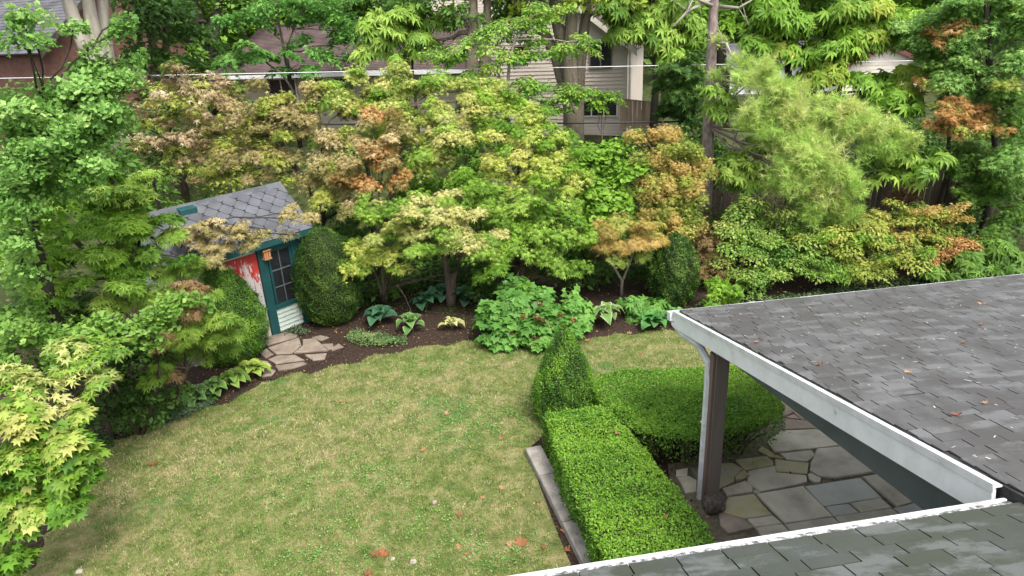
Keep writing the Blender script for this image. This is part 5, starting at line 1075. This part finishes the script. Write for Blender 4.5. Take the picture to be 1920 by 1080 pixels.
tree('young_ginkgo', 'low young ginkgo with fresh green fan leaves before the laceleaf maple', 'tree', b, [up_from(b, stemY((300, 700, 9.9), (290, 640, 9.7), (260, 600, 9.6))), up_from(b, stemY((200, 690, 9.7), (130, 640, 9.4), (60, 620, 9.2)))],
     [(300, 590, 9.5, 40, 20), (340, 560, 9.6, 40, 12), (270, 610, 9.4, 30, 22), (285, 640, 9.3, 20, 10), (220, 600, 9.4, 35, 16), (60, 620, 9, 70, 25), (140, 630, 9.1, 60, 22), (30, 660, 8.8, 45, 20), (110, 655, 9, 50, 14), (30, 590, 9.2, 40, 18)],
     'fan', .072, [(.065, .145, .035), (.13, .245, .055), (.21, .33, .10)], r0=.03, cov=2.4, crad=.18, flat=.6, style='rand', nparts=200, hue=.4, foot=.5)
b = (-7.6, 11.6)
tree('green_maple_tree', 'fresh lime green Japanese maple left of the shed', 'tree', b, [up_from(b, stemY((210, 520, 11.4), (225, 430, 11.2), (235, 360, 11.2))), up_from(b, stemY((210, 520, 11.4), (130, 440, 11), (110, 380, 11)))],
     [(240, 370, 11, 55, 22), (180, 380, 10.9, 55, 25), (280, 410, 10.9, 40, 20), (220, 420, 10.6, 60, 22), (140, 430, 10.6, 55, 22), (290, 450, 10.7, 45, 16), (90, 400, 10.8, 45, 25), (180, 470, 10.3, 55, 22), (110, 480, 10.2, 55, 22), (250, 480, 10.4, 50, 18), (330, 480, 10.6, 35, 12), (60, 470, 10.3, 45, 20), (130, 530, 9.9, 50, 18), (220, 530, 10, 50, 16), (80, 540, 9.8, 45, 18), (200, 330, 11.3, 45, 16), (260, 330, 11.4, 30, 12), (120, 345, 11.2, 50, 22)], 'japan_near', .098, P_BRIGHT, pal2=P_LIME, mix=.3, bark='bark_dark', r0=.07, cov=2.3, crad=.26, flat=.2, hue=.5)
b = (-6.5, 11.0)
tree('laceleaf_maple', 'pale green weeping laceleaf maple with a brown patch beside the boxwood', 'tree', b, [up_from(b, stemY((350, 690, 10.8), (340, 630, 10.7), (330, 570, 10.7)))],
     [(280, 500, 10.8, 50, 16), (340, 500, 10.9, 45, 16), (300, 540, 10.6, 50, 18), (360, 495, 11, 30, 12), (230, 560, 10.2, 40, 18), (330, 620, 10.6, 38, 26), (335, 668, 11.2, 35, 20), (290, 640, 11, 40, 25), (300, 590, 11.2, 40, 25), (400, 590, 11, 45, 16), (385, 622, 11.2, 50, 18), (420, 640, 11.6, 35, 12), (300, 690, 10.1, 30, 14), (390, 560, 11, 30, 14)], 'lace', .1, [(.07, .15, .03), (.16, .26, .045), (.27, .36, .1)], bark='bark', r0=.05, cov=2.2, crad=.24, flat=.3, hue=.5)
b = (-6.75, 11.1)
tree('bronze_laceleaf_maple', 'brown bronze laceleaf clump between the two green ones by the boxwood', 'tree', b, None, [(340, 525, 10.75, 38, 14), (365, 545, 10.7, 20, 8), (350, 580, 10.6, 22, 22), (320, 640, 10.4, 26, 18), (318, 690, 10.4, 16, 12)], 'lace', .09, [(.1, .07, .04), (.2, .13, .08), (.33, .22, .15)], r0=.025, cov=1.7, crad=.22, flat=.3)
b = (-6.0, 9.3)
tree('variegated_maple', 'cream and pale yellow leaved maple at the left above the near maple', 'tree', (-7.3, 9.2), None, [(150, 650, 8.6, 45, 18), (190, 640, 8.8, 35, 14), (60, 690, 8.2, 55, 18), (130, 690, 8.4, 50, 16), (190, 700, 8.6, 30, 18), (60, 730, 8, 50, 14), (170, 730, 8.3, 35, 14), (20, 710, 8, 30, 20), (150, 755, 8.1, 30, 8), (215, 645, 8.9, 14, 6)],
     'maple', .098, [(.11, .2, .05), (.23, .30, .10), (.36, .37, .17), (.44, .40, .23)], r0=.035, pal2=P_LIME, mix=.35, cov=1.5, crad=.22, flat=.3, nparts=160, hue=.55)
b = (-6.9, 7.4)
tree('full_moon_maple', 'big lobed yellow green maple in the lower left corner', 'tree', b, [up_from(b, stemY((30, 990, 7.2), (30, 900, 7.1), (60, 820, 7.1)))],
     [(60, 790, 7.1, 55, 25), (20, 760, 7.2, 40, 25), (110, 820, 7, 40, 28), (50, 850, 6.9, 60, 30), (120, 870, 6.9, 45, 28), (40, 910, 6.8, 50, 30), (110, 925, 6.8, 40, 22), (165, 880, 7, 28, 16), (30, 970, 6.6, 35, 28), (15, 1030, 6.4, 28, 30), (150, 840, 7.1, 25, 14), (130, 780, 7.3, 35, 12), (10, 860, 6.8, 35, 40)],
     'maple_big', .105, [(.045, .12, .018), (.09, .19, .025), (.15, .25, .04), (.30, .31, .12)], bark='bark', r0=.022, cov=2.1, crad=.2, flat=.5, nparts=300, hue=.75, jit=.28)
b = (-6.9, 10.5)
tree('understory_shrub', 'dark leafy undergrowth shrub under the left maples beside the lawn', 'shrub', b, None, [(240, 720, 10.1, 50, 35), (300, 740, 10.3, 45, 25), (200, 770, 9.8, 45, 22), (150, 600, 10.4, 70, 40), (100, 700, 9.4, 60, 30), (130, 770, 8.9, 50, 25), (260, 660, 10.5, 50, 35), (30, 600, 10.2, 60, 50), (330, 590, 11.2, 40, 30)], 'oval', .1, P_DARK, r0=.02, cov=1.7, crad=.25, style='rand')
b = g(240, 770)
wf = tree('white_flowered_plant', 'leafy plant with tiny white flower clusters under the left maples', 'plant', b, None, [(235, 755, 10.2, 26, 20), (250, 735, 10.3, 20, 14)], 'oval', .07, P_MID, r0=.01, cov=1.6, crad=.15, style='rand')
for px, py in ((238, 745), (246, 765), (232, 758), (255, 740), (242, 730), (262, 766)):
    c = atY(px, py, 10.05); P = c + RNG.normal(0, .028, (26, 3)); V, T, cc = scatter_arrays('oval', P, RNG.normal(0, 1, (26, 3)) + [0, 0, 1], RNG.normal(0, 1, (26, 3)), np.full(26, .02), np.full((26, 3), .62))
    link('flower_head', np_mesh('flower_head', V, T, M['leaf'], cc), wf)['kind'] = 'stuff'

# ---------------- oakleaf hydrangea with brown flower heads
b = at(1000, 636)
hy = tree('hydrangea', 'rounded oakleaf hydrangea with rusty brown flower heads at the lawn edge', 'shrub', b[:2], None,
     [(960, 570, 13.4, 50, 22), (1020, 565, 13.4, 50, 22), (1060, 578, 13.4, 36, 22), (940, 600, 13.2, 42, 20), (1000, 605, 13.0, 55, 22), (1045, 610, 13.0, 42, 20), (960, 630, 12.9, 40, 12), (1020, 632, 12.8, 45, 12), (990, 540, 13.8, 45, 16), (930, 570, 13.5, 28, 16)], 'lobed', .145, P_HYDR, r0=.02, cov=2.3, crad=.26, flat=.5, nparts=300, hue=.45)
for px, py, Y in ((1012, 570, 13.0), (1013, 600, 12.75), (1008, 596, 12.75), (1021, 606, 12.7), (1050, 590, 12.9), (980, 593, 12.8), (945, 605, 12.9), (977, 625, 12.65), (958, 623, 12.7), (1010, 635, 12.55), (1000, 632, 12.55), (1075, 600, 12.8), (998, 648, 12.4), (1030, 615, 12.7), (925, 615, 12.95), (940, 640, 12.65), (1065, 620, 12.7)):
    c = atY(px, py, Y); n = 60; d = RNG.normal(0, 1, (n, 3)); d /= np.linalg.norm(d, axis=1, keepdims=True); P = c + d * RNG.uniform(.03, .075, (n, 1)) * [1, 1, .9]
    V, T, cc = scatter_arrays('round', P, d + RNG.normal(0, .4, (n, 3)), RNG.normal(0, 1, (n, 3)), RNG.uniform(.025, .04, n), pick([(.06, .026, .018), (.14, .06, .036), (.27, .15, .10)], RNG.random(n)))
    link('flower_head', np_mesh('flower_head', V, T, M['leaf'], cc), hy)['kind'] = 'stuff'

# ---------------- hostas: every leaf a part
def hosta_leaf(L, W, arch, cen, edge, name='leaf'):
    st = [(0, .06), (.16, .22), (.34, .46), (.55, .5), (.76, .36), (.92, .14), (1, .0)]; V = []; C = []; F = []
    for t, w in st:
        z = arch * (math.sin(t * 2.2) * .55 - t * t * .32); x = L * t * (1 - .12 * t * arch)
        for q, (yy, c) in enumerate(((-1, edge), (-.72, cen), (0, cen), (.72, cen), (1, edge))):
            V.append((x, yy * w * W, z * L + abs(yy) * w * W * .28 + .01 * L * math.sin(t * 14 + yy * 3))); C.append(np.minimum(np.array(c) * 1.4, .62) * (.8 if yy == 0 else 1))
    for i in range(len(st) - 1):
        for q in range(4): F.append((i * 5 + q, i * 5 + q + 1, i * 5 + 6 + q, i * 5 + 5 + q))
    return np_mesh(name, V, F, M['leaf'], np.array(C), smooth=True)
def hosta(label, px, py, L, n, cen, edge, W=.6, arch=(.7, 1.3), hpx=0, brown=0):
    c = at(px, py); root = thing('hosta', c, label, 'plant', None)
    ms = [hosta_leaf(L, L * W, random.uniform(*arch), np.array(cen) * k, np.array(edge) * k) for k in (.8, .95, 1.1, 1.2)]
    mb_ = hosta_leaf(L, L * W, 1.2, (.42, .24, .12), (.5, .3, .17)) if brown else None
    for i in range(n):
        a = i * 2.4 + random.uniform(-.3, .3); ring = (i / n); s = random.uniform(.75, 1.1) * (1.05 - .35 * (1 - ring))
        pitch = -(.95 - 1.15 * ring + random.uniform(-.12, .12)); r0 = .02 + .05 * ring
        mw = Matrix.Translation((c[0] + r0 * math.cos(a), c[1] + r0 * math.sin(a), .04 + L * .35 * (1 - .55 * ring))) @ Matrix.Rotation(a, 4, 'Z') @ Matrix.Rotation(pitch, 4, 'Y') @ Matrix.Rotation(random.uniform(-.3, .3), 4, 'X') @ Matrix.Scale(s, 4)
        o = link('leaf', mb_ if (brown and i >= n - brown) else random.choice(ms), root, mw=mw)
        if brown and i >= n - brown: o['label'] = 'withered brown leaf hanging down'
    sm = MB()
    for k in range(8): a = k * .8; sm.tube([c, c + np.array([.05 * math.cos(a), .05 * math.sin(a), .12 + L * .2])], [.008, .005], 4)
    sm.build('stalk', M['twig'], root)['kind'] = 'stuff'
    return root
hosta('dark blue green hosta beside the oval boxwood at the mulch edge', 713, 608, .44, 18, (.045, .12, .06), (.07, .16, .09))
h2 = hosta('green hosta with pale leaf margins and a tall bare flower stalk', 772, 620, .40, 16, (.09, .2, .05), (.34, .38, .18))
MB().tube([at(775, 625), at(775, 622) + [0, 0, .5], at(772, 620) + [-.05, 0, .8], at(768, 618) + [-.16, .02, 1.08]], [.006, .005, .004, .003], 5).build('flower_stalk', M['twig'], h2)
hosta('small golden hosta with creamy centres alone on the bare mulch', 848, 618, .27, 14, (.5, .5, .2), (.27, .34, .06))
hosta('dark hosta left of the brown maple trunk', 800, 580, .44, 18, (.045, .125, .06), (.06, .15, .08), W=.75)
hosta('dark hosta right of the brown maple trunk', 872, 570, .42, 16, (.045, .12, .06), (.06, .15, .08), W=.75)
hosta('dark hosta behind the others under the lime green maple shelf', 828, 562, .40, 16, (.05, .13, .07), (.08, .17, .1), W=.75)
hosta('big white margined hosta with two withered leaves beside the hydrangea', 1134, 608, .44, 26, (.12, .22, .05), (.52, .52, .3), W=.62, arch=(.8, 1.4), brown=2)
hosta('glossy green hosta at the lawn edge left of the roof corner', 1222, 616, .38, 22, (.07, .2, .05), (.09, .22, .06), W=.7)
hosta('light green hosta half hidden behind the roof corner gutter', 1262, 608, .34, 18, (.09, .23, .06), (.11, .25, .07), W=.7)
hosta('gold green hosta closest to the shed path', 474, 706, .33, 36, (.2, .3, .05), (.42, .42, .1))
hosta('gold edged hosta next to the one closest to the shed path', 441, 726, .33, 36, (.15, .27, .05), (.36, .39, .1))
hosta('green hosta with narrow pale edges in the middle of the left hosta row', 404, 741, .33, 34, (.12, .25, .05), (.36, .41, .18))
hosta('white edged green hosta farthest from the path at the left bed', 366, 756, .33, 32, (.10, .22, .06), (.42, .45, .28))
b = g(1205, 598)
tree('peony_plant', 'glossy deep green leafy perennial between the white margined hosta and the roof', 'plant', b, None, [(1190, 575, 14, 30, 18), (1225, 572, 14, 35, 18), (1210, 595, 13.7, 35, 14), (1250, 585, 13.9, 25, 16)], 'palm', .17, P_HYDR, r0=.015, cov=2.2, crad=.2, style='droop')

clover()
# ---------------- low ground covers
def cover(name, label, px_poly, hgt, size, pal, n, tmpl='oval'):
    poly = np.array([at(*p)[:2] for p in px_poly]); lo, hi = poly.min(0), poly.max(0)
    x = RNG.uniform(lo[0], hi[0], n * 3); y = RNG.uniform(lo[1], hi[1], n * 3); k = inpoly(x, y, poly); x, y = x[k][:n], y[k][:n]; m = len(x)
    z = .02 + hgt * np.clip(.55 + .4 * vnoise(x, y, 7, 31), .1, 1.2) * RNG.random(m) ** .6
    V, T, c = scatter_arrays(tmpl, np.stack([x, y, z], -1), np.array([0, 0, 1.0]) + RNG.normal(0, .4, (m, 3)), RNG.normal(0, 1, (m, 3)), size * RNG.uniform(.6, 1.2, m), pick(pal, .45 + .3 * vnoise(x, y, 5, 33) + RNG.normal(0, .18, m)) * RNG.uniform(.8, 1.2, (m, 1))); TRIS[0] += len(T)
    tag(link(name, np_mesh(name, V, T, M['leaf'], c)), label, kind='stuff')
cover('ground_cover', 'low grey green ground cover strip along the mulch edge', [(648, 640), (660, 622), (700, 628), (760, 635), (765, 650), (720, 655), (670, 650)], .16, .05, [(.06, .13, .06), (.12, .2, .09), (.22, .29, .16)], 1500)
cover('ground_cover', 'dark low ground cover spilling from the left bed onto the lawn', [(200, 815), (230, 760), (300, 740), (400, 735), (410, 755), (330, 785), (290, 810), (230, 822)], .16, .05, P_MID, 4200)
cover('ground_cover', 'blue grey low creeper at the left lawn edge', [(300, 800), (330, 765), (400, 748), (405, 762), (340, 790)], .14, .045, [(.04, .075, .06), (.08, .13, .11), (.14, .2, .17)], 1100)
cover('ground_cover', 'patchy low creeper beside the lower left maple', [(140, 845), (150, 815), (210, 815), (215, 840)], .10, .05, P_DARK, 700)
cover('ground_cover', 'shaded leafy ground cover under the maples', [(640, 560), (660, 520), (900, 520), (900, 545), (760, 552), (700, 565)], .22, .08, P_DARK, 2200)
cover('ground_cover', 'dark seedlings scattered over the mulch behind the hostas', [(680, 585), (700, 560), (900, 545), (930, 590), (880, 600), (760, 590)], .12, .055, P_DARK, 700)
cover('ground_cover', 'silvery ground cover along the bed behind the porch roof', [(1290, 600), (1310, 575), (1500, 555), (1760, 510), (1900, 490), (1900, 520), (1500, 570)], .22, .07, [(.05, .10, .05), (.1, .18, .08), (.24, .29, .2)], 5000)
cover('ground_cover', 'sparse small seedlings along the shed wall base', [(530, 632), (550, 618), (590, 622), (575, 634)], .16, .06, [(.07, .12, .08), (.13, .19, .13)], 160)

# leaf litter and bark chips on the soil
def litter():
    n = 26000; x = RNG.uniform(-9, 14, n); y = RNG.uniform(6.5, 20, n); k = ~inpoly(x, y, LAWN); k |= RNG.random(n) < .03; x, y = x[k], y[k]; m = len(x)
    V, T, c = scatter_arrays('oval', np.stack([x, y, RNG.uniform(.012, .035, m)], -1), np.array([0, 0, 1.0]) + RNG.normal(0, .35, (m, 3)), RNG.normal(0, 1, (m, 3)), RNG.uniform(.02, .065, m), pick([(.03, .018, .012), (.09, .05, .032), (.2, .12, .075), (.4, .28, .18)], RNG.random(m) ** 1.7)); TRIS[0] += len(T)
    tag(link('leaf_litter', np_mesh('leaf_litter', V, T, M['leaf'], c)), 'dry leaf litter and bark chips on the bed soil', kind='stuff')
litter()

# ---------------- fallen leaves, pebbles
def curled(seed, col):
    tv, tt = LEAF['maple_big']; v = tv.copy(); rg = np.random.default_rng(seed)
    v[:, 2] += .8 * (v[:, 1] ** 2) + rg.uniform(.1, .7) * (v[:, 0] - .3) ** 2 + rg.normal(0, .09, len(v)); v[:, :2] *= rg.uniform(.8, 1.05, (len(v), 1)); return np_mesh('fallen_leaf', v, tt, M['leaf'], np.tile(col, (len(v), 1)))
FL = [curled(i, c) for i, c in enumerate([(.42, .17, .08), (.5, .24, .12), (.36, .14, .075), (.52, .32, .19), (.4, .22, .12)])]
def fallen(p, size, label, group, nrm=(0, 0, 1), lift=.03):
    n_ = Vector(nrm) + Vector((random.gauss(0, .18), random.gauss(0, .18), 0)); q = n_.to_track_quat('Z', 'Y').to_matrix().to_4x4()
    o = bpy.data.objects.new('fallen_leaf', random.choice(FL)); COL.objects.link(o)
    o.matrix_world = Matrix.Translation(Vector(p) + Vector(nrm) * lift) @ q @ Matrix.Rotation(random.uniform(0, 6.28), 4, 'Z') @ Matrix.Scale(size, 4); tag(o, label, 'leaf', group)
for px, py, s, where in [(941, 824, .075, 'midway between the clover patch and the hedge'), (795, 847, .07, 'below and left of the clover patch'), (938, 918, .08, 'left of the middle of the concrete edging'), (955, 1022, .075, 'just left of the largest one'),
    (862, 970, .07, 'above the lower of two stacked in a column'), (862, 1027, .07, 'lower of two stacked in a column at the bottom'), (690, 1077, .08, 'cut by the bottom edge of the picture'), (537, 945, .05, 'alone in the lower left half of the lawn'), (480, 822, .06, 'on a straw patch below the gold hostas'),
    (1102, 640, .09, 'directly under the right side of the hydrangea'), (1155, 655, .06, 'right of the cone tip beyond the hedge'), (1028, 665, .06, 'left of the cone tip below the hydrangea'), (1200, 665, .06, 'on the far lawn below the green hosta'), (1055, 1000, .06, 'on the bare strip beside the last edging section'),
    (1062, 1035, .07, 'against the lower end of the concrete edging'), (1020, 1030, .06, 'on bare soil right of the largest one'), (817, 943, .05, 'beside the cream stone in the lawn'), (905, 935, .05, 'on a brown patch left of the edging joint'), (1045, 922, .05, 'touching the concrete edging at its first joint'),
    (640, 755, .05, 'below the mulch bed in the upper lawn'), (1180, 628, .08, 'at the bed edge under the withered hosta leaves'), (875, 1043, .05, 'smallest one at the bottom'), (280, 1010, .04, 'near the trunk of the lower left maple'), (1010, 945, .05, 'halfway along the edging on the lawn side')]:
    fallen(at(px, py), s, 'dry leaf on the lawn ' + where, 'small fallen leaves on the lawn')
fallen(at(288, 872), .11, 'large curled orange leaf alone on the left part of the lawn', None)
fallen(at(840, 777), .09, 'curled orange leaf in the middle of the lawn beside the clover patch', None)
fallen(at(980, 1018), .13, 'largest orange leaf on the lawn near the concrete edging', None)
fallen(at(705, 1041), .11, 'left one of two orange leaves touching at the bottom of the lawn', None)
fallen(at(722, 1039), .11, 'right one of two orange leaves touching at the bottom of the lawn', None)
def on_roof(px, py, m):
    o_, n_ = np.array(m.translation), np.array(m.col[2][:3]); n_ = n_ / np.linalg.norm(n_); return on_plane(px, py, o_, n_), n_
for px, py, s, where in [(1700, 702, .05, 'in the middle of the slope'), (1842, 572, .07, 'high at the far right end'), (1390, 592, .035, 'close to the outer gutter corner'), (1573, 646, .05, 'centred between the far eave and the rake board'), (1842, 612, .05, 'below the far right one'),
    (1670, 580, .04, 'nearest to the far eave'), (1420, 645, .04, 'beside the rake board above the post'), (1810, 646, .05, 'right of the middle in a dark streak'), (1848, 760, .04, 'low at the right edge')]:
    p, n_ = on_roof(px, py, MW); fallen(p, s, 'small dry leaf on the porch roof ' + where, 'small leaves on the porch roof', n_, .022)
p, n_ = on_roof(1538, 688, MW); fallen(p, .062, 'orange leaf on the porch roof beside the white rake board', None, n_, .022)
p, n_ = on_roof(1792, 783, MW); fallen(p, .06, 'pale tan leaf on the porch roof in a damp ring', None, n_, .022)
fallen(at(1247, 970, .80), .06, 'orange leaf lying on top of the near hedge', None, lift=.01)
fallen(at(1157, 812, .80), .05, 'small tan leaf on the far end of the near hedge top', None, lift=.01)
rd = MB()
for _ in range(230):
    u_, s_ = random.uniform(.1, 5.5), random.uniform(.1, 5.6); c_ = loc(MW, u_, s_, .018); a_ = random.uniform(0, 6.28); d_ = (np.array(MW.col[0][:3]) * math.cos(a_) + np.array(MW.col[1][:3]) * math.sin(a_)) * random.uniform(.006, .03); w_ = np.cross(d_, MW.col[2][:3]); w_ = w_ / np.linalg.norm(w_) * random.uniform(.002, .006)
    rd.add([c_ - d_ - w_, c_ + d_ - w_, c_ + d_ + w_, c_ - d_ + w_], [(0, 1, 2, 3)])
tag(rd.build('twig_debris', M['trim_cream']), 'tiny pale twigs and seeds strewn over the porch roof', kind='stuff')
dl = MB()
for _ in range(90):
    p, n_ = on_roof(1895 + random.gauss(0, 9), 915 + random.gauss(0, 5), MN); r = random.uniform(.01, .022); q = p + n_ * .02; d = RNG.normal(0, 1, 3) * r; e_ = RNG.normal(0, 1, 3) * r; dl.add([q - d, q + e_, q + d, q - e_], [(0, 1, 2, 3)])
tag(dl.build('debris', M['lantern_wood']), 'small pile of dry leaf debris where the two roofs meet', kind='stuff')
PB_ = [(737, 1050, .035, 'round white pebble on the lawn right of the two touching leaves'), (775, 1056, .05, 'pale pinkish stone on the lawn right of the white pebble'), (150, 1074, .05, 'pale stone at the lower left corner of the lawn'), (815, 944, .04, 'small cream stone in the middle of the lawn')]
M['pebble'] = rough_noise_mat('pebble', [(.3, (.26, .22, .19)), (.7, (.42, .38, .34))], 20, bump=.3)
for px, py, r, lab in PB_: boulder('pebble', at(px, py), r, lab, 'pebble', M['pebble'], .6)
